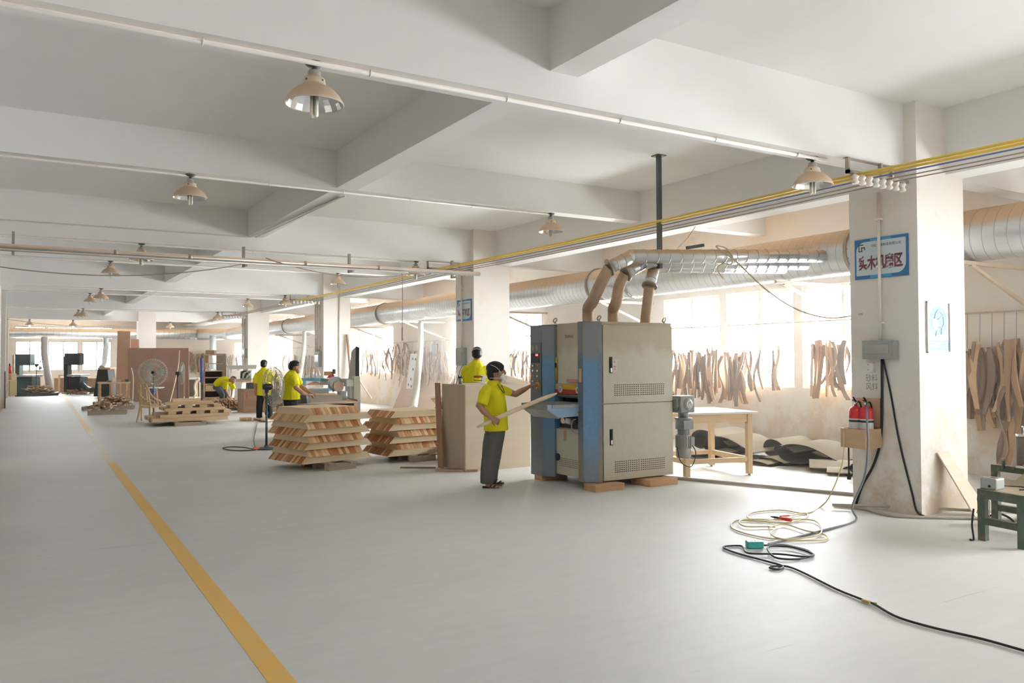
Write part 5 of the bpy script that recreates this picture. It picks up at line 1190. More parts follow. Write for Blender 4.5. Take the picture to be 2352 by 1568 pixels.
# worker 4: in profile at the saw bench
w4 = 16.6; fl4 = 829+1.75*FPX/w4-.5; q4 = AZ(668, fl4, 0)
figure('person in yellow shirt and dust mask working at the saw bench', w4, q4, dict(
    head=(677,840.5,0,.105,.078,.115), 
    body=[[(668,920,0,.13,.11),(668,890,0,.15,.12),(668,868,0,.16,.11),(671,857,0,.07,.065),(674,850,0,.055,.055)],
          [(672,866,-.18,.055,.06),(680,890,-.24,.048,.05),(694,902,-.22,.04,.042),(706,906,-.14,.03,.03)], [(680,866,.16,.055,.06),(692,886,.22,.045,.047),(704,896,.2,.04,.04),(712,901,.10,.03,.03)],
          [(666,920,-.07,.07,.08),(664,970,-.1,.055,.06),(662,fl4-10,-.1,.04,.045)], [(671,920,.07,.07,.08),(673,970,.1,.055,.06),(673,fl4-10,.1,.04,.045)],
          [(660,fl4-6,-.1,.035,.04),(672,fl4-3,-.1,.042,.025),(684,fl4-2,-.1,.04,.015)], [(671,fl4-6,.1,.035,.04),(683,fl4-3,.1,.042,.025),(694,fl4-2,.1,.04,.015)]],
    facebits=[[(681,848,0,.055,.06),(685,853,0,.045,.05),(687,856,0,.03,.03)], [(687,842,0,.012,.014),(689,846,0,.014,.014),(688.5,848,0,.012,.01)], [(680,842,-.078,.012,.016),(680,846,-.08,.010,.02)]],
    hands=[((706,906,-.14),(716,908,-.08),(0,0,-1),.55), ((712,901,.10),(722,904,.06),(0,0,-1),.55)],
    hairballs=[(676,836.5,0,.118,.092,.088),(671.5,842,0,.085,.086,.085)],
    mask=[[(685.5,847,0,.05,.035),(688,850,0,.045,.03),(687,855,0,.03,.02)]],
    shirt=[[(668,917,0,.19,.185),(668,900,0,.19,.175),(668,882,0,.195,.17),(669,868,0,.20,.155),(671,859,0,.17,.115),(672.5,854,0,.10,.085)],
           [(672,864,-.16,.085,.085),(676,874,-.21,.085,.08),(680,886,-.24,.08,.075)], [(678,864,.14,.08,.08),(685,874,.18,.08,.075),(690,882,.21,.075,.07)]],
    collar=[(672.5,857,0,.10,.095),(674,850,0,.072,.075)],
    trousers=[[(668,912,0,.16,.155),(668,930,0,.15,.14)], [(665,925,-.08,.09,.115),(664,965,-.1,.08,.095),(663,fl4-12,-.1,.08,.085)], [(671,925,.08,.09,.115),(673,965,.1,.08,.095),(673,fl4-12,.1,.08,.085)]],
    shoes=[[(657,fl4-3,-.1,.045,.03),(672,fl4-3,-.1,.05,.03),(687,fl4-2,-.1,.042,.02)], [(668,fl4-3,.1,.045,.03),(683,fl4-3,.1,.05,.03),(697,fl4-2,.1,.042,.02)]]))
# worker 5: bent double over the box of sticks
w5 = 29.2; fl5 = 829+1.75*FPX/w5; q5 = AZ(508, fl5, 0)
figure('person in yellow shirt bending over a box of short sticks', w5, q5, dict(
    head=(535,872.5,-.1,.10,.085,.115),
    body=[[(500,884,0,.13,.11),(510,877,0,.13,.12),(520,874,0,.14,.12),(527,873,0,.06,.07),(531,873,-.05,.05,.055)],
          [(520,879,-.18,.05,.055),(518,895,-.24,.042,.045),(524,907,-.2,.034,.035),(530,915,-.12,.028,.028)], [(530,880,.16,.05,.055),(533,896,.2,.042,.045),(532,907,.12,.034,.035),(531,914,.02,.028,.028)],
          [(500,890,-.1,.08,.09),(512,908,-.12,.055,.06),(509,fl5-6,-.12,.04,.045)], [(503,890,.12,.08,.09),(517,908,.14,.055,.06),(517,fl5-6,.14,.04,.045)]],
    facebits=[[(536,877,-.1,.06,.06),(535,880,-.1,.045,.045)], [(534,881,-.14,.02,.02),(533,882,-.15,.012,.012)]],
    hands=[((530,915,-.12),(533,921,-.08),(0,-1,0),.5), ((531,914,.02),(534,920,.0),(0,-1,0),.5)],
    hairballs=[(536,869.5,-.06,.115,.095,.095),(537.5,872,0,.085,.085,.09)],
    shirt=[[(496.5,885,0,.17,.13),(503,879,0,.19,.16),(512,875,0,.20,.17),(521,873.5,0,.19,.15),(527,873,0,.11,.10)],
           [(519,877,-.17,.09,.10),(518,887,-.22,.085,.095),(518,894,-.23,.08,.09)], [(529,877,.15,.09,.10),(534,887,.18,.085,.095),(537,893,.19,.08,.09)]],
    trousers=[[(497,884,0,.16,.14),(500,892,0,.16,.14)], [(500,890,-.1,.10,.12),(511,907,-.13,.085,.10),(509,925,-.12,.075,.085),(509,fl5-5,-.12,.075,.08)], [(503,890,.1,.10,.12),(517,907,.14,.085,.10),(517,925,.14,.075,.085),(517,fl5-5,.14,.075,.08)]],
    shoes=[[(505,fl5-2,-.12,.045,.03),(509,fl5-2,-.15,.05,.03),(514,fl5-1,-.2,.04,.02)], [(513,fl5-2,.14,.045,.03),(517,fl5-2,.11,.05,.03),(522,fl5-1,.06,.04,.02)]]), trous=M_blugrey)
# ================================================================ the machines and furniture further down the hall
M_brn1 = wood('brown_ply_cabinet', (.34,.21,.13), (.44,.29,.19), 0, 5, rand=.0)
M_rack = wood('dark_rack_wood', (.30,.22,.15), (.38,.29,.20), 2, 6, rand=.0)
M_shelf = mat('shelf_dark', (.05,.035,.03), .8, var=.3)
M_gr = mat('machine_grey_paint', (.40,.43,.42), .45, .1, var=.1); M_cy = mat('machine_sky_blue', (.20,.47,.60), .4, var=.1)
M_bwood = wood('bench_red_wood', (.36,.22,.15), (.50,.33,.24), 0, 3, rand=.0); M_bpale = wood('bench_pale_wood', (.50,.38,.27), (.60,.47,.34), 0, 6, rand=.0)
def base_y(w): return 829+EYE*FPX/w
def fan(label, base, hz, D, yaw, tilt=0.):
    """pedestal fan: cage of wires, still blades, motor, pole, round foot"""
    t = thing('pedestal_fan', label, 'fan', base, 0, 'black pedestal fans')
    x, y, z = base; MB().lathe([(0,0),(.24,0),(.25,.012),(.20,.03),(.05,.045),(.03,.09),(0,.09)], base, 28).build('fan_base', M_iron, t)
    MB().cyl((x,y,.05),(x,y,hz-.10), .022, n=12).build('fan_pole', M_iron, t); MB().cyl((x,y,hz*.55),(x,y,hz*.55+.06), .034, n=12).build('height_clamp', M_iron, t)
    d = V((math.cos(yaw)*math.cos(tilt), math.sin(yaw)*math.cos(tilt), math.sin(tilt))); q = d.to_track_quat('Z', 'Y').to_matrix().to_4x4(); X = M.Translation(V((x,y,hz))+d*.14) @ q
    b = MB(); b.lathe([(0,-.22),(.05,-.21),(.062,-.17),(.062,-.06),(.035,-.02),(0,-.02)], (0,0,0), 16, 0); b.v = [X @ p for p in b.v]; b.bar(V((x,y,hz-.12)), V((x,y,hz)), .06, .06); b.build('fan_motor', M_black, t)
    r = D/2; g = MB()
    for k in range(36):
        a = math.pi*2*k/36; c, s = math.cos(a), math.sin(a)
        g.tube([(.05*c,.05*s,.10),(.6*r*c,.6*r*s,.09),(.92*r*c,.92*r*s,.05),(r*c,r*s,0),(.92*r*c,.92*r*s,-.05),(.6*r*c,.6*r*s,-.08),(.10*c,.10*s,-.08)], .0038, 4)
    for rr_, zz in ((1,0),(.93,.05),(.62,.09),(.35,.095),(.93,-.05),(.62,-.08)):
        g.tube([(r*rr_*math.cos(i*math.pi/20), r*rr_*math.sin(i*math.pi/20), zz) for i in range(40)], .006, 4, closed=True)
    g.v = [X @ p for p in g.v]; g.build('fan_cage', mat('dusty_cage_wire', (.45,.41,.35), .6, .1), t)
    for k in range(3):
        b = MB(); P = []
        for rad, a0, a1, zo in ((.08,-.25,.25,.02),(.4*r/.5*.5,-.42,.30,.035),(.80*r,-.36,.34,.03)): P.append((rad, a0+2.094*k, a1+2.094*k, zo))
        vs = []
        for rad, a0, a1, zo in P: vs += [(rad*math.cos(a0), rad*math.sin(a0), zo), (rad*math.cos(a1), rad*math.sin(a1), -zo)]
        vs += [(vx, vy, vz-.004) for vx, vy, vz in vs]
        b.add(vs, [(0,1,3,2),(2,3,5,4),(7,6,8,9),(9,8,10,11),(0,2,8,6),(2,4,10,8),(1,7,9,3),(3,9,11,5),(4,5,11,10),(0,6,7,1)]); b.v = [X @ p for p in b.v]; b.build('fan_blade', M_gr, t)
f1 = AZ(612,1031,0); fan('black pedestal fan with its cage edge-on, beside the nearest board stack', (f1.x,f1.y,0), 1.75-(889-829)*dep(f1)/FPX, .80, math.atan2(CR.y, CR.x)+.75)
b = MB(); b.box((f1.x-.27,f1.y-.12,.0),(f1.x-.17,f1.y-.04,.06)); tag(b.build('fan_switch', mat('orange_plug', (.75,.22,.06), .5)), 'small orange plug box at the foot of the nearest fan', 'plug box')
cable('black fan cord looping on the floor left of the nearest fan', smooth([(f1.x-.2,f1.y-.08,.012), AZ(575,1034,.012), AZ(535,1034,.012), AZ(512,1029,.012), AZ(530,1026,.012), AZ(560,1027,.012), AZ(580,1031,.012)]), .010, M_cord, 'power_cable', 'cable')
cable('thin cord running up from the orange plug box towards the standing worker', smooth([(f1.x-.22,f1.y-.06,.012), AZ(584,1018,.05)*0+AZ(583,1010,.012), AZ(588,985,.012), AZ(591,970,.012)]), .007, M_cord, 'power_cable', 'cable')
def fan_at(label, px, py, w, D, yaw): p = AD(px, py, w); fan(label, (p.x, p.y, 0), p.z, D, yaw)
fan_at('black pedestal fan facing the camera behind the bare chair frame', 353, 855, 26, .88, math.atan2(-CF.y, -CF.x)+.25)
fan_at('black pedestal fan seen from the side before the pink plywood', 408, 857, 29, .80, math.atan2(CR.y, CR.x)+.4)
fan_at('black pedestal fan silhouetted against the end windows', 84, 838, 42.3, .72, math.atan2(CF.y, CF.x)-.3)
# ---- saw bench with a table saw and a drill head
sb0 = AZ(822, 1010, 0); rzb = R(-10); Xb = M.Translation(sb0) @ M.Rotation(rzb, 4, 'Z')
t = thing('saw_bench', 'long open-fronted wooden saw bench behind the nearest board stack', 'workbench', sb0, rzb)
Lb, Db, Hb = 1.62, 1.25, .86
def lb(name, a, b_, m): return MB().box(a, b_).build(name, m, t, local=True, bevel=.003)
for x in (-Lb+.04, -.04):
    for y in (.04, Db-.04): lb('leg', (x-.045,y-.045,0), (x+.045,y+.045,Hb-.05), M_bpale)
lb('bench_top', (-Lb-.03,-.03,Hb-.05), (.03,Db,Hb-.01), M_bpale); lb('end_panel', (.0,.08,.14), (.02,Db-.08,Hb+.02), M_bwood); lb('back_panel', (-Lb+.08,Db-.06,.14), (-.08,Db-.04,Hb-.05), M_bwood)
lb('tray_rim', (-Lb-.03,Db-.03,Hb-.01), (.03,Db,Hb+.05), M_bwood); lb('middle_post', (-.86,-.02,.14), (-.76,.08,Hb-.05), M_bpale); lb('shelf', (-Lb+.05,.04,.14), (-.05,Db-.06,.17), M_bwood)
lb('drawer_box', (-Lb+.36,-.02,Hb-.22), (-.86,.30,Hb-.06), M_bpale); lb('corner_block', (-Lb+.02,-.10,Hb-.10), (-Lb+.36,.10,Hb+.02), M_bpale)
def bl(p): return Xb @ V(p)
t = thing('sliding_table', 'flat grey-brown fence beam lying along the top of the saw bench', 'fence', bl((-1.0,.5,Hb)), rzb)
MB().box((-1.45,.25,Hb-.01),(-.30,.60,Hb+.12), 0, Xb).build('fence_body', mat('aluminium_fence', (.46,.40,.36), .5, .2, var=.1), t); MB().box((-1.47,.22,Hb+.12),(-.42,.62,Hb+.155), 0, Xb).build('fence_top', M_bpale, t)
t = thing('table_saw', 'grey table saw head with a half-round blade guard on the saw bench', 'saw', bl((-1.3,.8,Hb)), rzb)
b = MB(); b.prism([bl((-1.25+.34*math.cos(a), .72, Hb+.13+.20*math.sin(a))) for a in [i*math.pi/14 for i in range(15)]], Xb.to_3x3() @ V((0,.10,0))); b.build('blade_guard', M_gr, t)
MB().box((-.95,.68,Hb+.12),(-.52,.95,Hb+.26), 0, Xb).build('saw_motor', M_gr, t, bevel=.02); b = MB(); b.cyl(bl((-1.18,.68,Hb+.32)), bl((-1.18,.86,Hb+.32)), .09, n=16); b.build('saw_arbor', M_chrome, t)
MB().box((-1.5,.62,Hb-.01),(-.5,1.0,Hb+.13), 0, Xb).build('saw_base', M_sgrey, t)
t = thing('drop_saw', 'grey chop saw with a round guard raised above the right end of the saw bench', 'saw', bl((-.3,.75,Hb)), rzb)
wq = 18.4
MB().cyl(AD(770,880,wq)+V((0,-.09,0)), AD(770,880,wq)+V((0,.09,0)), .155, n=28).build('blade_guard', M_gr, t, bevel=.01)
MB().cyl(AD(774,887,wq)+V((0,-.11,0)), AD(774,887,wq)+V((0,-.08,0)), .12, n=24).build('saw_blade', mat('rusty_blade', (.38,.26,.20), .4, .6), t)
b = MB(); b.bar(AD(783,874,wq), AD(815,873,wq), .10, .09); b.build('saw_arm', M_gr, t); b = MB(); b.cb(AD(803,879,wq), (.22,.2,.16)); b.build('motor_housing', mat('pale_housing', (.66,.65,.62), .4), t, bevel=.02)
pz = AD(817,880,wq); MB().box((pz.x-.06,pz.y-.06,Hb-.02),(pz.x+.08,pz.y+.08,pz.z+.16)).build('saw_column', mat('olive_column', (.50,.50,.38), .5), t); MB().cyl(AD(786,904,wq)-V((0,0,.16)), AD(786,904,wq)+V((0,0,.06)), .11, n=20).build('base_motor', M_gr, t)
t = thing('blade_cover', 'tall narrow grey and dark blade cover standing behind the saw bench', 'machine guard', (AD(815,850,19.4).x, AD(815,850,19.4).y, .8))
A = lambda x, y: AD(x, y, 19.4)
MB().prism([A(799,880),A(816,872),A(817,796),A(807,806)], CF*.12).build('grey_cover', mat('aged_grey_panel', (.42,.40,.35), .6, var=.15), t); MB().prism([A(816,876),A(825,872),A(825,799),A(817,795)], CF*.14).build('dark_cover', mat('dark_green_panel', (.035,.05,.05), .5), t); MB().box((A(812,860).x-.1,A(812,860).y,0),(A(820,860).x+.1,A(812,860).y+.3,A(812,876).z)).build('cover_stand', M_gr, t)
# blue overhead router
wq = 21.; t = thing('router_machine', 'sky blue overhead router with a pink guard behind the saw bench', 'machine', (AD(735,900,wq).x, AD(735,900,wq).y, 0)); A = lambda x, y: AD(x, y, wq)
def slab(name, pts, th, m): return MB().prism([A(*p) for p in pts], CF*th).build(name, m, t, bevel=.01)
slab('router_arm', [(691,868),(735,868),(752,871),(752,877),(700,874),(698,890),(691,890)], .25, M_cy); slab('router_column', [(756,868),(764,868),(764,896),(752,896)], .35, M_cy); slab('router_head', [(735,870),(757,870),(752,884),(736,884)], .22, mat('router_head_grey', (.36,.33,.27), .5)); slab('guard_hood', [(698,884),(736,884),(730,880),(718,876),(708,881)], .3, mat('pink_guard', (.62,.33,.30), .6))
slab('router_table', [(699,893),(730,893),(730,899),(699,899)], .7, mat('pale_router_table', (.62,.55,.48), .5)); slab('router_body', [(702,899),(756,899),(752,829+EYE*FPX/wq),(706,829+EYE*FPX/wq)], .6, M_gr); slab('red_motor', [(750,868),(769,868),(768,862),(756,860)], .22, mat('red_motor', (.60,.08,.10), .4)); slab('orange_panel', [(744,853),(766,853),(766,862),(744,862)], .05, mat('orange_panel', (.62,.30,.16), .6))
b = MB(); b.cyl(A(717,846), A(717,868), .045, n=14); b.cyl(A(725,852), A(725,868), .022, n=10); b.tube(smooth([A(718,846), A(726,846), A(732,853), A(734,862)]), .02, 8); b.build('dust_pipe', M_galv, t); b = MB(); b.bar(A(765,856), A(765,900), .02, .02); b.cb(A(767,853), (.06,.06,.12)); b.cb(A(768,888), (.09,.1,.22)); b.build('control_stalk', M_black, t)
t = thing('bench_vice', 'dark cast vice block on the left end of the saw bench', 'vice', (AD(697,915,17).x, AD(697,915,17).y, .85)); A = lambda x, y: AD(x, y, 17.2)
MB().prism([A(690,907),A(703,904),(A(706,926)),A(690,926)], CF*.3).build('vice_body', M_iron, t, bevel=.01); MB().prism([A(652,919),A(690,917),A(690,927),A(652,929)], CF*.35).build('vice_bed', mat('dark_steel_bed', (.16,.15,.14), .5, .3), t)
# leaning sticks behind
b = MB(); b.bar(AY(797,768,YC[4]-.05)*1.0, V((AY(806,860,YC[4]-.05).x, YC[4]-.35, 0)), .10, .04); tag(b.build('leaning_plank', M_redb), 'long brown plank leaning on the front of the third column', 'plank')
b = MB(); b.bar(AD(826,875,22), AD(853,915,22), .05, .03); tag(b.build('leaning_stick', M_plank), 'pale stick leaning behind the right end of the saw bench', 'stick')
sheet('leaning_sheet', 'brown sheet leaning against the window wall behind the saw bench', 'sheet', [(11.6,23.6,0),(11.6,27.4,0),(12.15,27.4,1.3),(12.15,23.6,1.3)], .02, wood('brown_leaning_ply', (.52,.36,.25), (.60,.43,.31), 1, 3, rand=0))
# white dust pipes dropping from the duct
def drop(label, pts, r, m): 
    b = MB(); b.tube(smooth(pts), r, 16); tag(b.build('dust_drop_pipe', m), label, 'pipe', 'pale dust drop pipes')
M_dropp = mat('pale_dust_hose', (.80,.76,.66), .6, var=.05)
drop('pale curved dust hose from the duct down to the second board stack', [AX(966,742,DX), AX(966,795,10.3), AD(960,850,20), AD(955,900,18.5), AD(948,942,16.6)], .085, M_dropp)
drop('pale curved dust hose from the duct down to the saw worker', [AX(699,762,10.8), AX(698,800,10.3), AD(690,850,26), AD(681,890,23)], .085, M_dropp)
p = AD(488.5,800,46); tag(MB().cyl((p.x,p.y,1.3),(p.x,p.y,3.2), .17, n=18).box((p.x-.1,p.y-.1,0),(p.x+.1,p.y+.1,1.3)).build('dust_drop_pipe', M_gr), 'grey straight dust pipe standing before the end window behind the shelf rack', 'pipe')
cable('thin pale cord hanging from the power lead to the second board stack', smooth([(AY(923,766,15.35).x, 15.35, 2.15), AD(921,840,16.2), AD(922,880,16.2), AD(912,910,16), AD(897,945,15.6)]), .007, M_hosebeige, 'pale_string', 'cord')
# moulder stand beyond the second board stack (only its top shows beside the counter)
t = thing('jig_stand', 'tan wooden jig with a sloping brace left of the plywood counter', 'jig', (AD(1010,925,17.5).x, AD(1010,925,17.5).y, 0)); A = lambda x, y: AD(x, y, 17.5)
MB().prism([A(988,915),A(1040,911),A(1040,924),A(998,926)], CF*.5).build('jig_top', M_exw, t); MB().prism([A(1008,926),A(1016,926),A(1002,942),A(992,942)], CF*.1).build('brace', M_exw, t); MB().prism([A(1013,923),A(1035,923),A(1035,828+EYE*FPX/17.5),A(1013,828+EYE*FPX/17.5)], CF*.4).build('jig_post', M_iron, t)
# ---- brown cabinet beside the standing worker, moulder behind
w = 27.5; A = lambda x, y: AD(x, y, w); p0 = A(556,960)
t = thing('ply_cabinet', 'brown plywood cabinet left of the standing worker', 'cabinet', (A(590,940).x, A(590,940).y, 0))
xa, xb = A(556,900).x, A(640,900).x; ya = A(598,900).y; zt = A(580,893).z
MB().box((xa,ya,.0),(xb,ya+.03,zt)).build('front_panel', M_brn1, t); MB().box((xa-.02,ya,0),(xa,ya+.9,zt)).build('side_panel', M_brn1, t); MB().box((xb,ya,0),(xb+.02,ya+.9,zt)).build('side_panel', M_brn1, t); MB().box((xa,ya+.03,zt-.03),(xb,ya+.9,zt)).build('cabinet_top', M_brn1, t); MB().cb((xa+.08,ya-.006,zt-.25), (.05,.012,.16)).build('red_mark', M_red, t)
def far_box(name, label, cat, px0, py0, px1, py1, w, d, m, part='body', grp=None, bev=.01):
    a = AD(px0, py0, w); b_ = AD(px1, py1, w); t = thing(name, label, cat, ((a.x+b_.x)/2, (a.y+b_.y)/2, min(a.z, b_.z)), 0, grp)
    MB().prism([AD(px0,py1,w), AD(px1,py1,w), AD(px1,py0,w), AD(px0,py0,w)], CF*d).build(part, m, t, bevel=bev); return t
A = lambda x, y: AD(x, y, 31.)
t = thing('moulder_machine', 'white-framed planer with a tangle of hoses behind the brown cabinet', 'machine', (A(565,870).x, A(565,870).y, 0))
MB().prism([A(523,839),A(590,838),A(588,847),A(522,848)], CF*.3).build('hood_beam', mat('white_hood', (.66,.66,.62), .5), t); MB().prism([A(551,852),A(578,850),A(578,870),A(551,871)], CF*.5).build('cutter_head', M_gr, t, bevel=.03); MB().prism([A(541,871),A(578,871),A(578,877),A(541,877)], CF*.9).build('planer_table', M_bpale, t); MB().prism([A(522,848),A(527,848),A(527,EYE*FPX/31+828),A(522,EYE*FPX/31+828)], CF*.1).build('hood_post', mat('white_post', (.7,.69,.66), .5), t)
MB().prism([A(541,877),A(556,877),A(550,828+EYE*FPX/31),A(536,828+EYE*FPX/31)], CF*.5).build('white_leg', mat('white_leg_panel', (.72,.70,.66), .5), t)
for k in range(4): b = MB(); b.tube(smooth([A(554+4*k,868), A(556+5*k,855+2*k), A(566+3*k,853+k), A(572,862), A(568,868)]), .03, 8); b.build('machine_hose', M_chrome if k % 2 else M_black, t)
far_box('grinder', 'small black grinder on top of the brown cabinet', 'grinder', 565, 879, 592, 893, 26.6, .4, M_iron)
# ---- shelf rack with clutter
w = 36; A = lambda x, y: AD(x, y, w)
t = thing('shelf_rack', 'dark wooden shelf rack full of parts left of the bending worker', 'rack', (A(492,930).x, A(492,930).y, 0))
xl, xr, yb = A(466,870).x, A(520,870).x, A(492,870).y
zs = [A(492,y).z for y in (927,913,897,882,867,852,835,815)]
for x in (xl, xr): 
    for y in (yb, yb+.5): MB().box((x-.04,y-.04,0),(x+.04,y+.04,A(492,813).z)).build('rack_post', M_rack, t)
for z in zs: MB().box((xl,yb-.02,z-.02),(xr,yb+.54,z+.02)).build('shelf', M_bpale, t)
MB().box((xl,yb+.50,0),(xr,yb+.53,zs[5])).build('rack_back', M_shelf, t)
t = thing('parts_box', 'small brown wooden box with a hole on the shelf rack', 'box', (xl+.3, yb+.1, zs[2])); MB().box((xl+.06,yb-.04,zs[2]+.02),(xl+.56,yb+.36,zs[3]-.04)).build('box_body', M_block, t)
far_box('fretwork_screen', 'carved fretwork screen standing on top of the shelf rack', 'screen', 497, 812, 517, 850, 36.2, .06, mat('fretwork_grey', (.36,.31,.27), .8, var=.4, scale=14))
far_box('small_crate', 'small wooden crate on the top left of the shelf rack', 'crate', 467, 816, 479, 833, 36.2, .4, M_exw); far_box('parts_carton', 'tan carton on top of the shelf rack', 'carton', 472, 804, 492, 814, 36.2, .3, M_exw)
far_box('blue_roll', 'blue plastic wrap hanging on the left side of the shelf rack', 'wrap', 459, 822, 465, 878, 35.5, .1, mat('blue_wrap', (.10,.14,.34), .5, var=.3))
# open box of short sticks
w = 28.4; A = lambda x, y: AD(x, y, w); c0 = A(512,943); c0 = V((c0.x, c0.y, 0))
pallet('dark pallet under the box of short sticks', (c0.x, c0.y+.35, 0), R(2), 1.25, .9, .09, None, M_iron)
t = thing('stick_box', 'low brown open box holding short pale sticks', 'box', (c0.x, c0.y+.3, .09)); bw = .55
MB().box((c0.x-bw,c0.y,.09),(c0.x-bw+.02,c0.y+.7,.42)).build('box_side', M_exw, t); MB().box((c0.x+bw-.02,c0.y,.09),(c0.x+bw,c0.y+.7,.30)).build('box_side', M_exw, t); MB().box((c0.x-bw,c0.y+.68,.09),(c0.x+bw,c0.y+.7,.42)).build('box_back', M_exw, t); MB().box((c0.x-bw,c0.y,.09),(c0.x+bw,c0.y+.7,.105)).build('box_floor', M_exw, t)
M_stick = wood('short_stick_wood', (.58,.38,.25), (.72,.50,.34), 1, 9, rand=.2)
src = None
for r in range(6):
    for k in range(15):
        p = V((c0.x-bw+.07+.068*k+rnd.uniform(-.01,.01), c0.y+.22+rnd.uniform(-.06,.06), .11+.055*r+rnd.uniform(0,.012))); rot = (rnd.uniform(-.12,.12), rnd.uniform(-.6,.6), rnd.uniform(-.15,.15))
        lab = 'short pale stick in the open box before the bending worker'
        if r == 5 and abs(k-7) > 5: continue
        if src is None: src = MB().box((-.022,-.25,-.020),(.022,.25,.020)).build('short_stick', M_stick, None, local=True); src.location = p; src.rotation_euler = rot; tag(src, lab, 'stick', 'short sticks in the open box')
        else: dup(src, p, None, lab, 'short sticks in the open box', rot=rot)
w = 23.9; A = lambda x, y: AD(x, y, w)
for k in range(5):
    q = AZ(556+6*k, 967, 0); b = MB(); b.bar((q.x,q.y,.05), (q.x+.06,q.y+.45,.05), .06, .09); tag(b.build('wood_offcut', M_stick), 'short offcut lying on the floor left of the standing worker', 'offcut', 'offcuts at the standing worker')
sheet('floor_board', 'pale offcut board on the floor behind the standing worker', 'board', [AZ(580,962,.03), AZ(612,968,.03), AZ(632,964,.03), AZ(600,957,.03)], .04, M_bpale)
# ---- bare chair frame
M_chair = wood('bare_chair_wood', (.52,.39,.20), (.64,.50,.29), 2, 8, rand=0.); wc = 23.6; A = lambda x, y, d=0.: AD(x, y, wc+d)
t = thing('chair_frame', 'bare unfinished wooden chair frame with curved arms behind the low timber pile', 'chair', (A(335,960).x, A(335,960).y, 0))
def stick_(name, pts, r): MB().tube(smooth(pts, 5), r, 8).build(name, M_chair, t)
def gz(p): return V((p.x, p.y, 0))
stick_('leg', [A(321,880,-.1), A(321,915,-.15), A(322,933,-.15), A(319,950,-.2), gz(A(314,966,-.25))], .026); stick_('leg', [A(344,934,-.35), A(344,950,-.35), gz(A(345,972,-.35))], .028)
stick_('leg', [A(325,934,.3), gz(A(325,952,.35))], .024); stick_('leg', [A(354,934,.2), gz(A(356,951,.25))], .024)
stick_('back_post', [A(335,880,-.2), A(340,900,-.25), A(345,934,-.3)], .026)
b = MB(); b.bar(A(320,881,-.1), A(350,881,-.3), .10, .035); b.build('top_rail', M_chair, t)
for k in range(3): b = MB(); b.bar(A(325+5*k,884,-.13-.03*k), A(326+5*k,920,-.15-.03*k), .035, .02); b.build('back_slat', M_chair, t)
stick_('arm_rest', [A(340,890,-.3), A(346,905,-.45), A(358,917,-.5), A(368,921,-.4), A(368,931,-.3)], .026); stick_('arm_rest', [A(322,885,0), A(318,898,.4), A(330,915,.6), A(352,921,.6), A(354,933,.5)], .024)
b = MB(); b.prism([A(321,934,-.1)-V((0,0,.02)), A(345,936,-.45)-V((0,0,.02)), A(376,932,-.1)-V((0,0,.02)), A(352,929,.5)-V((0,0,.02))], (0,0,.05)); b.build('seat_frame', M_chair, t)
b = MB(); b.bar(A(322,925,-.15), A(344,927,-.3), .03, .10); b.build('lower_rail', M_chair, t)
for i, (x, y, w_) in enumerate(((449,905,33),)):
    A = lambda x, y, d=0.: AD(x, y, w_+d)
    t = thing('curved_chair_back', 'pale bent chair back standing left of the shelf rack', 'chair part', (A(448,930).x, A(448,930).y, 0)); MB().tube(smooth([A(457,869), A(451,874), A(447,888), A(449,902), A(446,912), gz(A(445,927))], 5), .045, 8).build('bent_leg', M_plank, t); MB().tube(smooth([A(458,870,.4), A(452,880,.4), A(452,905,.4), gz(A(452,925,.4))], 5), .04, 8).build('bent_leg', M_plank, t); b = MB(); b.bar(A(446,914), A(452,913,.4), .05, .10); b.build('cross_rail', M_plank, t)
# ---- work table with clutter, pallets of offcuts
w = 31; A = lambda x, y, d=0.: AD(x, y, w+d); zt = A(260,877).z
t = thing('far_work_table', 'tall narrow wooden work table strewn with tools left of the chair frame', 'table', (A(262,930).x, A(262,930).y, 0))
xl, xr, y0 = A(224,877).x, A(300,877).x, A(262,877).y
MB().box((xl,y0-.3,zt-.06),(xr,y0+.5,zt)).build('table_top', M_tim, t)
for x in (xl+.05, xl+.45, xr-.35, xr-.05):
    for y in (y0-.26, y0+.45): MB().box((x-.03,y-.03,0),(x+.03,y+.03,zt-.06)).build('leg', M_tim, t)
MB().box((xl,y0-.28,zt-.62),(xr,y0+.45,zt-.58)).build('lower_shelf', M_tim, t)
for k, (px, h) in enumerate(((250,.06),(262,.16),(274,.08),(284,.07),(293,.10))):
    q = A(px, 877); tag(MB().box((q.x-.07,y0-.1,zt),(q.x+.07,y0+.15,zt+h)).build('hand_tool', [M_iron, M_plank, M_gr, M_redb, M_iron][k], bevel=.01), ['dark tool block at the left on the far work table','upright pale handle standing on the far work table','grey tool block in the middle of the far work table','brown block at the right on the far work table','dark tool block at the right end of the far work table'][k], 'tool')
M_off = wood('offcut_stick', (.36,.24,.16), (.50,.36,.25), 0, 8, rand=.3)
def heap(c, n, L, spread, h, lab, grp, s=.03):
    src = None
    for k in range(n):
        f = k/n; p = V(c)+V((rnd.uniform(-1,1)*spread[0]*(1-.6*f), rnd.uniform(-1,1)*spread[1]*(1-.6*f), .03+h*f)); rot = (rnd.uniform(-.3,.3), rnd.uniform(-.28,.28), rnd.uniform(0, math.pi))
        if src is None: src = MB().box((-L/2,-s/2,-s/2),(L/2,s/2,s/2)).build('offcut', M_off, None, local=True); src.location = p; src.rotation_euler = rot; tag(src, lab, 'offcut', grp)
        else: dup(src, p, None, lab, grp, rot=rot, scale=(rnd.uniform(.7,1.1),)*3)
q = AZ(250,952,0); pallet('light pallet under the rounded offcuts, nearest of the far pallets', (q.x,q.y+.35,0), R(-8), 1.15, .8, .16)
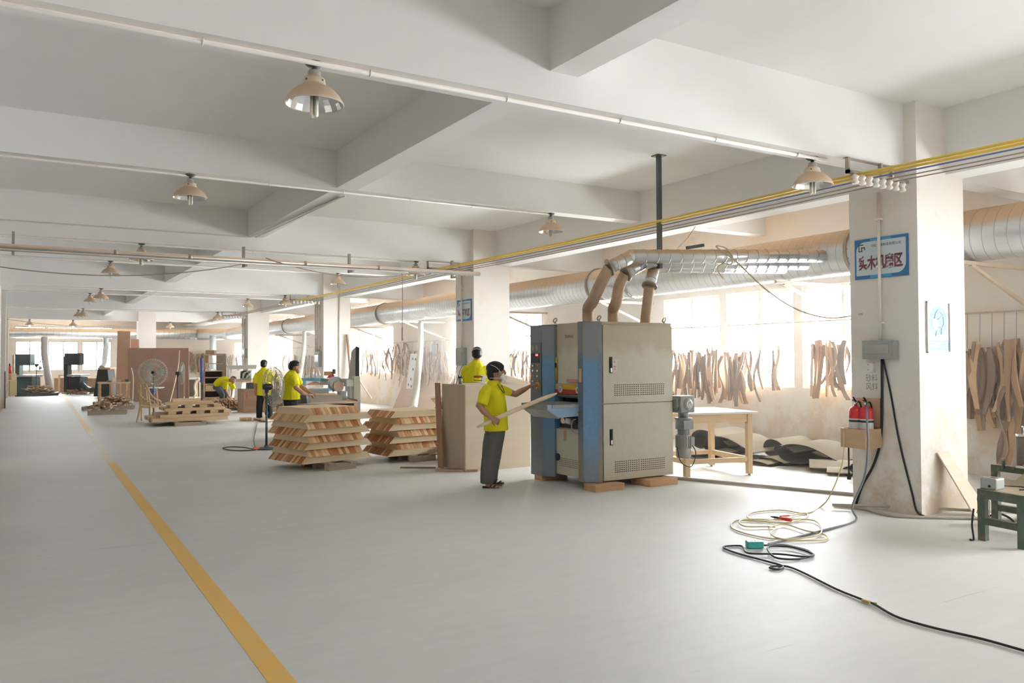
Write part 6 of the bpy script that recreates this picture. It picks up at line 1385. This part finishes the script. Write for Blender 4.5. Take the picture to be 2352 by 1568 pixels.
heap((q.x-.22,q.y+.3,.17), 46, .22, (.40,.28), .20, 'stubby round offcut heaped on the nearest far pallet', 'stubby offcuts on the nearest far pallet', .06)
q = AZ(245,941,0); pallet('pallet under the tangled offcuts behind the nearest far pallet', (q.x+.1,q.y+.3,0), R(-10), 1.7, .8, .13); heap((q.x+.3,q.y+.3,.14), 50, .55, (.55,.28), .34, 'crooked offcut tangled on the second far pallet under the work table', 'crooked offcuts on the second far pallet', .045)
q = AZ(86,909,0); pallet('dark pallet of scrap sticks before the left end bandsaw', (q.x,q.y+.4,0), R(-4), 1.9, 1.0, .16, None, M_iron); heap((q.x+.05,q.y+.4,.17), 44, .8, (.55,.35), .30, 'scrap stick heaped on the dark pallet at the far end', 'scrap sticks on the far dark pallet', .05)
q = AZ(180,906,0); heap((q.x+.2,q.y+.3,.02), 36, .7, (.9,.4), .22, 'scrap stick lying round the foot of the right end bandsaw', 'scrap sticks on the floor by the right end bandsaw', .05)
# ---- plywood sheets standing near the far end
M_pinkply = mat('pinkish_plywood', (.50,.31,.24), .7, var=.08, scale=2, stretch=(1,1,.3)); M_tanply = mat('tan_plywood', (.58,.38,.27), .7, var=.08, scale=2)
def pane(label, pts, w, d, m, tilt=.0):
    b = MB(); c = [AD(x, y, w+(tilt if y < 830 else 0)) for x, y in pts]; c[0].z = max(c[0].z, .01) if False else c[0].z
    b.prism(c, CF*.03); tag(b.build('plywood_sheet', m), label, 'plywood sheet')
pane('big pinkish plywood sheet standing across the hall behind the fans', [(293,base_y(37)),(434,base_y(37)-.6),(433,799),(293,799)], 37, 0, M_pinkply, .5)
pane('shorter pinkish plywood sheet standing in front of the big sheet', [(303,base_y(35)),(424,base_y(35)),(424,844),(303,844)], 35, 0, mat('dusty_pink_ply', (.47,.31,.24), .7, var=.1, scale=3), .3)
pane('low plywood sheet nearest in front of the big pinkish sheets', [(330,base_y(33.5)),(422,base_y(33.5)),(422,876),(330,876)], 33.5, 0, mat('brown_pink_ply', (.40,.26,.20), .7, var=.15, scale=2))
pane('tall narrow tan plywood sheet left of the big pinkish one', [(266,base_y(38.5)),(300,base_y(38.5)),(299,761),(270,760)], 38.5, 0, M_tanply, .5)
pane('second tan plywood sheet behind the tall narrow one', [(290,base_y(39.5)),(322,base_y(39.5)),(319,779),(295,778)], 39.5, 0, M_tanply, .5)
for lab, pts in (('slim batten leaning across the big pinkish plywood', [AD(388,base_y(31.5),31.5), AD(408,850,33), AD(412,805,36.4)]), ('slim curved batten leaning at the left of the pink plywood', [AD(304,base_y(31.5),31.5), AD(306,870,32.3), AD(302,845,34.6)])):
    b = MB(); b.tube(smooth(pts), .022, 6); tag(b.build('leaning_batten', M_plank), lab, 'batten')
far_box('low_bench', 'white-topped work stool before the pink plywood', 'bench', 332, 890, 366, 892, 32, .5, M_wht, 'bench_top'); 
for px in (338, 360): b = MB(); b.bar(AD(px,892,32.2), AD(px+3,base_y(32.2),32.2), .06, .06); tag(b.build('bench_support', M_pink if px > 350 else M_plank), 'splayed %s leg under the white-topped stool' % ('pink' if px > 350 else 'pale'), 'support')
tag(MB().prism([AD(344,892,32.4),AD(354,892,32.4),AD(352,905,32.4),AD(345,903,32.4)], CF*.2).build('blue_bag', mat('blue_bag', (.10,.18,.40), .7, var=.3)), 'blue bag hanging under the white-topped stool', 'bag')
for i, (a, b_, m, lab) in enumerate((((383,915),(394,921),M_wht,'white block on the floor behind the low timber pile'), ((396,911),(418,919),M_gr,'grey tin on the floor behind the low timber pile'))): far_box('floor_block', lab, 'block', a[0], a[1], b_[0], b_[1], 34, .3, m, 'block_body')
t = far_box('far_cabinet', 'pale-topped dark cabinet between the pink plywood and the shelf rack', 'cabinet', 429, 871, 457, 912, 40, .8, mat('dim_cabinet', (.20,.17,.12), .7, var=.2), 'cabinet_body'); MB().prism([AD(427,869,39.7),AD(458,869,39.7),AD(458,872,39.7),AD(427,872,39.7)], CF*1.).build('cabinet_top', M_wht, t)
# ---- far end: two bandsaws, tables, dark cover, hoses
M_dgreen = mat('dark_green_machine', (.085,.12,.115), .5, .1, var=.15); M_dkm = mat('dark_machine', (.045,.05,.05), .5, .1, var=.2)
def bandsaw(label, w, upper, lower, neck, tbl, m):
    A = lambda x, y: AD(x, y, w); t = thing('bandsaw', label, 'bandsaw', (A(lower[0],900).x, A(lower[0],900).y, 0)); b0 = base_y(w)
    def bx(name, x0, y0, x1, y1, d, mm, z=0): return MB().prism([AD(x0,y1,w+z),AD(x1,y1,w+z),AD(x1,y0,w+z),AD(x0,y0,w+z)], CF*d).build(name, mm, t, bevel=.03)
    bx('upper_wheel_case', *upper, .45, m); bx('lower_wheel_case', lower[0], lower[1], lower[2], b0, .8, m); bx('saw_column', neck[0], upper[3]-20, neck[1], b0, .4, m, .1); bx('saw_table', *tbl, .9, M_gr, -.1)
    b = MB(); b.bar(A(upper[2]-2, upper[3]), A(upper[2]-2, upper[3]+16), .05, .05); b.build('blade_guide', M_gr, t)
bandsaw('dark green bandsaw at the far left before the end windows', 42.8, (34,813,69,839), (36,866,73,0), (34,44), (35,861,76,866), M_dgreen)
bandsaw('dark bandsaw in the middle before the end windows', 43.2, (147,811,183,838), (156,866,184,0), (146,156), (153,860,186,865), M_dkm)
def far_table(label, w, x0, x1, y):
    A = lambda px, py, d=0.: AD(px, py, w+d); t = thing('far_table', label, 'table', (A((x0+x1)/2,900).x, A((x0+x1)/2,900).y, 0)); zt = A(x0, y).z
    MB().prism([A(x0,y),A(x1,y),A(x1,y,.9),A(x0,y,.9)], (0,0,.05)).build('table_top', M_exw, t)
    for px in (x0+2, x1-2):
        for d in (.06, .8): p = A(px, y, d); MB().box((p.x-.05,p.y-.05,0),(p.x+.05,p.y+.05,zt)).build('leg', M_exw, t)
far_table('light-legged wooden table beside the left end bandsaw', 44.2, 76, 108, 862); far_table('wooden table behind the middle end bandsaw', 44.5, 134, 200, 863)
far_box('brown_board_stack', 'brown boards standing along the end wall behind the middle bandsaw', 'boards', 124, 868, 152, base_y(45), 45, .1, M_brn1, 'board_face'); far_box('brown_board_stack', 'brown boards standing along the end wall right of the middle bandsaw', 'boards', 186, 868, 222, base_y(45), 45, .1, M_brn1, 'board_face')
t = thing('dark_machine_cover', 'tall tapering black machine cover right of the end bandsaws', 'machine cover', (AD(235,900,40).x, AD(235,900,40).y, 0)); A = lambda x, y: AD(x, y, 40)
MB().prism([A(214,base_y(40)),A(254,base_y(40)),A(247,848),A(224,848)], CF*.7).build('cover_body', M_dkm, t, bevel=.02); MB().prism([A(223,848),A(253,848),A(252,844),A(225,844)], CF*.75).build('cover_top', M_exw, t)
drop('dark dust hose from the end duct to the tapering machine cover', [AD(243,775,44.3), AD(243,800,44.2), AD(239,830,43), AD(233,846,40.5)], .14, M_gr)
drop('grey dust hose curving from the end duct to the floor by the left bandsaw', [AD(102,775,44.6), AD(102,810,44.4), AD(106,840,44), AD(113,880,43), AD(116,base_y(42.6)-4,42.6)], .17, mat('grey_dust_hose', (.34,.31,.30), .7, var=.1))
drop('dark floor hose sagging beside the middle bandsaw', [AD(185,876,43.5), AD(192,886,43.2), AD(202,893,43), AD(212,895,42)], .13, M_dkm)
# left edge: extinguishers in a box, striped cabinet, painted column foot
A = lambda x, y, d=0.: AD(x, y, 40.+d)
t = thing('extinguisher_shelf', 'brown wooden box of red extinguishers at the left edge', 'box', (A(17,870).x, A(17,870).y, 0)); MB().prism([A(8,873),A(27,873),A(27,858),A(8,858)], CF*.4).build('box_body', M_exw, t)
for k in range(3): b = MB(); p = A(11+5.5*k,857.5,.2); b.cyl(p, p+V((0,0,.38)), .085, n=12); b.cyl(p+V((0,0,.38)), p+V((0,0,.50)), .03, n=8, mat=1); tag(b.build('fire_extinguisher', [M_exred, M_black]), ['left','middle','right'][k]+' red extinguisher in the brown box at the left edge', 'fire extinguisher', 'extinguishers at the left edge')
far_box('yellow_cabinet', 'dull yellow cabinet under the extinguishers at the left edge', 'cabinet', 7, 874, 22, base_y(40.3), 40.3, .6, mat('dull_yellow_cabinet', (.34,.28,.12), .6, var=.2), 'cabinet_body')
t = thing('striped_post', 'brown and white banded post left of the left end bandsaw', 'post', (A(30,900).x, A(30,900).y, 0))
for k in range(9): p = AD(30, 815+9.5*k, 44); MB().prism([AD(28,815+9.5*k+9.5,44),AD(33,815+9.5*k+9.5,44),AD(33,815+9.5*k,44),AD(28,815+9.5*k,44)], CF*.12).build('post_band', M_exw if k % 2 else mat('pale_band_%d' % k, (.55,.50,.42), .6), t)
MB().prism([AD(28,base_y(44),44),AD(33,base_y(44),44),AD(33,900,44),AD(28,900,44)], CF*.12).build('post_foot', M_exw, t)
tag(MB().box((-.47,YC[5]-.012,0.0),(-.44,YC[5]+.9,1.40)).build('column_guard', mat('maroon_column_guard', (.10,.06,.05), .6)), 'dark maroon guard panel on the left column foot', 'panel')
# ================================================================ wooden shaping templates hung in bunches along the window wall
M_tp = [wood('template_wood_tan', (.34,.21,.13), (.46,.31,.20), 2, 8, rand=.22), wood('template_wood_grey', (.22,.15,.11), (.33,.24,.18), 2, 8, rand=.22), wood('template_wood_light', (.50,.33,.20), (.62,.44,.28), 2, 8, rand=.15)]
M_twire = mat('hanging_wire', (.30,.28,.26), .5, .4)
def tshape(kind, L, s):
    """flat cut-out hanging from its top at z=0, in the local yz plane, about 2 cm thick"""
    r = random.Random(s); n = 18; P = []; Q = []
    for i in range(n+1):
        f = i/n; z = -L*f
        if kind == 0: c = .01*math.sin(f*3); w = .024+.010*f                                  # straight leg
        elif kind == 1: c = .11*math.sin(f*math.pi); w = .022+.02*math.sin(f*math.pi)           # bow
        elif kind == 2: c = .075*math.sin(f*2*math.pi); w = .026+.012*math.cos(f*7)             # S curve
        elif kind == 3: c = -.05*f*f*2; w = .020+.055*(1-f)**2                                  # tapered splay
        elif kind == 4: c = .06*math.sin(f*math.pi*1.2); w = .055*(1-abs(2*f-.8)*.55)+.012       # broad arm
        elif kind == 5: c = .22*math.sin(f*math.pi*.95); w = .030                              # deep crescent
        elif kind == 6: c = .0; w = .036 if (i//4) % 2 else .028                                # notched rail
        else: c = .05*math.sin(f*5+1); w = .018+.03*f                                           # cabriole
        P.append((c+w+r.uniform(-.002,.002), z)); Q.append((c-w+r.uniform(-.002,.002), z))
    b = MB(); t = .011; vs = []
    for (a, z), (c, _) in zip(P, Q): vs += [(-t,c,z),(-t,a,z),(t,a,z),(t,c,z)]
    fs = []
    for i in range(n):
        a = 4*i; fs += [(a+k, a+(k+1) % 4, a+4+(k+1) % 4, a+4+k) for k in range(4)]
    fs += [(3,2,1,0), (4*n,4*n+1,4*n+2,4*n+3)]
    return b.add([V(v) for v in vs], fs)
PROTO = {}
def template(kind, li, mi, loc, rot, lab, grp):
    L = (.55,.75,.95,1.15)[li]; key = (kind, li, mi)
    if key not in PROTO:
        t = tshape(kind, L, kind*7+li).build('shaping_template', M_tp[mi], None, local=True); PROTO[key] = t; t.location = loc; t.rotation_euler = rot; tag(t, lab, 'template', grp)
    else: t = dup(PROTO[key], loc, None, lab, grp, rot=rot)
    return t
def bunch(y, z, n, lab, grp, kinds, lens, tall=2.40, x=XW-.10, spread=.12, wires=True):
    if wires: tag(MB().tube(sag((x,y,tall), (x-.02,y,z+.02), .0, 3), .004, 5).build('hanging_wire', M_twire), 'wire hook holding '+grp_short[grp], 'wire', 'hooks of the hanging templates')
    for k in range(n):
        template(rnd.choice(kinds), rnd.choice(lens), rnd.choice((0,0,1,1,2)), (x-.02-.026*k*rnd.uniform(.7,1.1), y+rnd.uniform(-spread,spread), z+rnd.uniform(-.10,.03)), (rnd.uniform(-.16,.16), rnd.uniform(-.06,.10), rnd.choice((0, math.pi))+rnd.uniform(-.5,.5)), lab, grp)
G = {'A': ('wooden template hung from the rail right of the nearest column', 'templates right of the nearest column', 'templates right of the nearest column'),
     'B': ('curved wooden template hung across the window just left of the nearest column', 'templates in the window beside the nearest column', 'templates beside the nearest column'),
     'C': ('curved wooden template hung alone in the middle window right of the sander', 'few templates in the middle window right of the sander', 'templates in the middle window'),
     'D': ('wooden template hung across the windows directly right of the sander', 'templates in the windows directly right of the sander', 'templates right of the sander'),
     'E': ('slim wooden template hung in the window between the second column and the sander', 'templates between the second column and the sander', 'templates left of the sander'),
     'F': ('wooden template hung on the tan wall left of the second column', 'templates on the wall left of the second column', 'templates left of the second column'),
     'H': ('dark wooden template hung in the window above the saw bench', 'templates in the window above the saw bench', 'templates above the saw bench'),
     'I': ('wooden template hung on the wall left of the third column', 'templates on the wall left of the third column', 'templates left of the third column'),
     'J': ('wooden template hung in the far window behind the standing worker', 'templates in the far window behind the standing worker', 'templates behind the standing worker'),
     'K': ('small wooden template hung in the end window beside the fourth column', 'templates in the end window beside the fourth column', 'templates beside the fourth column'),
     'L': ('wooden template hung on the dim end wall right of the pink plywood', 'templates on the end wall right of the pink plywood', 'templates right of the pink plywood')}
grp_short = {v[1]: v[2] for v in G.values()}
def row(g, pxs, py, n, kinds, lens, spread=.10, jit=12, X=XW-.10, tall=2.40, wires=True):
    for px in pxs: p = AX(px, py+rnd.uniform(-jit, jit), X); bunch(p.y, p.z, n, G[g][0], G[g][1], kinds, lens, tall, X, spread, wires)
row('A', (2224,2252,2280,2308,2336,2366), 792, 6, (0,0,2,3,4,7,1), (2,2,3), .05, 14)
row('A', (2312,2342), 880, 3, (2,4,7), (3,3,2), .05, 10, XW-.16, 2.0, False)
row('B', (1878,1893,1908,1924,1942), 788, 4, (1,0,2,3,5,0,7,4), (1,2,2), .06, 8)
row('C', (1752,1776,1784), 793, 2, (1,5,0,7), (1,2), .04, 6)
row('D', (1556,1572,1590,1606,1622,1638,1655,1672,1688,1702,1716), 802, 5, (0,0,3,4,4,7,2,1,6), (1,1,2,2), .08, 12)
row('E', (1178,1192,1206,1218), 806, 4, (0,1,2,7), (1,2), .10, 8)
row('F', (886,898,910,922,934,948,963,978,990,1003,1016,1028), 800, 5, (0,1,2,3,5,7,2), (1,2,2,3), .16, 12)
row('H', (826,838,850,862), 803, 6, (0,1,3,7), (1,2,2), .18, 6)
row('I', (683,693,703,713,721), 818, 5, (0,1,3,7), (2,3), .30, 6)
row('J', (626,637,650,660,670), 815, 4, (1,5,2,0), (1,2), .30, 6)
def rail(label, y0, y1):
    t = thing('hanging_rail', label, 'rail', (XW-.1, (y0+y1)/2, 2.4), 0, 'rails along the window wall'); MB().cyl((XW-.10,y0,2.405),(XW-.10,y1,2.405), .014, n=8).build('rail_rod', M_angle, t)
    for k in range(3): y = y0+(y1-y0)*(.1+.4*k); MB().box((XW-.11,y-.012,2.395),(XW,y+.012,2.42)).build('rail_bracket', M_angle, t)
rail('thin hanging rail on the wall right of the nearest column', -3., 7.6); rail('thin hanging rail across the windows right of the sander', 8.0, 13.6); rail('thin hanging rail on the wall around the second column', 14.5, 24.4); rail('thin hanging rail on the wall around the saw bench', 24.6, 34.5); rail('thin hanging rail at the far end of the window wall', 35., 47.5)
def endrow(g, pxs, py, n, lens):
    for px in pxs:
        p = AY(px, py+rnd.uniform(-5, 5), YEND-.12)
        for k in range(n): template(rnd.choice((0,1,3,7,2)), rnd.choice(lens), rnd.choice((0,1,1)), (p.x+rnd.uniform(-.25,.25), YEND-.12-.03*k, p.z+rnd.uniform(-.1,.05)), (rnd.uniform(-.15,.15), 0, R(90)+rnd.uniform(-.4,.4)), G[g][0], G[g][1])
endrow('K', (525,534,542,550,558), 818, 4, (1,2)); endrow('L', (437,443,449,455,462,468), 812, 5, (2,3))
tag(MB().cyl((6.0,YEND-.12,2.35),(12.1,YEND-.12,2.35), .02, n=8).box((6.0,YEND-.13,2.33),(6.05,YEND,2.36)).box((12.0,YEND-.13,2.33),(12.05,YEND,2.36)).build('hanging_rail', M_angle), 'thin hanging rail across the end wall', 'rail')
# white perforated jig board and a few odd pieces among them
p = AX(950, 812, XW-.32); b = MB(); b.prism([(XW-.34,p.y+.22,p.z),(XW-.34,p.y-.28,p.z),(XW-.34,p.y-.55,p.z-1.25),(XW-.34,p.y+.62,p.z-1.25)], (.02,0,0))
for k, (dy, dz) in enumerate(((.02,-.18),(-.22,-.2),(.0,-.55),(.18,-.9),(-.2,-.85),(.15,-1.15),(-.12,-1.12),(.4,-1.1))): c = V((XW-.342, p.y+dy, p.z+dz)); b.cyl(c, c+V((-.004,0,0)), .05, n=10, mat=1)
tag(b.build('jig_board', [M_wht, M_slot]), 'white jig board with dark holes hung among the templates left of the second column', 'board')
b = MB(); p = AX(998, 792, XW-.2); b.ball((XW-.2,p.y,p.z-.12), (.05,.17,.26), 14); tag(b.build('oval_plate', M_sgrey), 'grey oval plate hung at the top of the templates left of the second column', 'plate')
# ---------------------------------------------------------------- haze added along the window side to stand in for window glare
m = bpy.data.materials.new('added_glare_haze'); m.use_nodes = True; t = m.node_tree; t.nodes.remove(t.nodes['Principled BSDF'])
v = _n(t, 'ShaderNodeVolumeScatter'); v.inputs['Color'].default_value = (1., .97, .93, 1); v.inputs['Density'].default_value = .017; v.inputs['Anisotropy'].default_value = .35
t.links.new(v.outputs[0], t.nodes['Material Output'].inputs['Volume'])
o = MB().box((9.47, -7.5, .06), (12.17, 52.9, 3.8)).build('glare_haze', m); tag(o, 'added pale haze standing in for the glare along the windows', 'haze', None, 'stuff')
SC.cycles.volume_bounces = 1
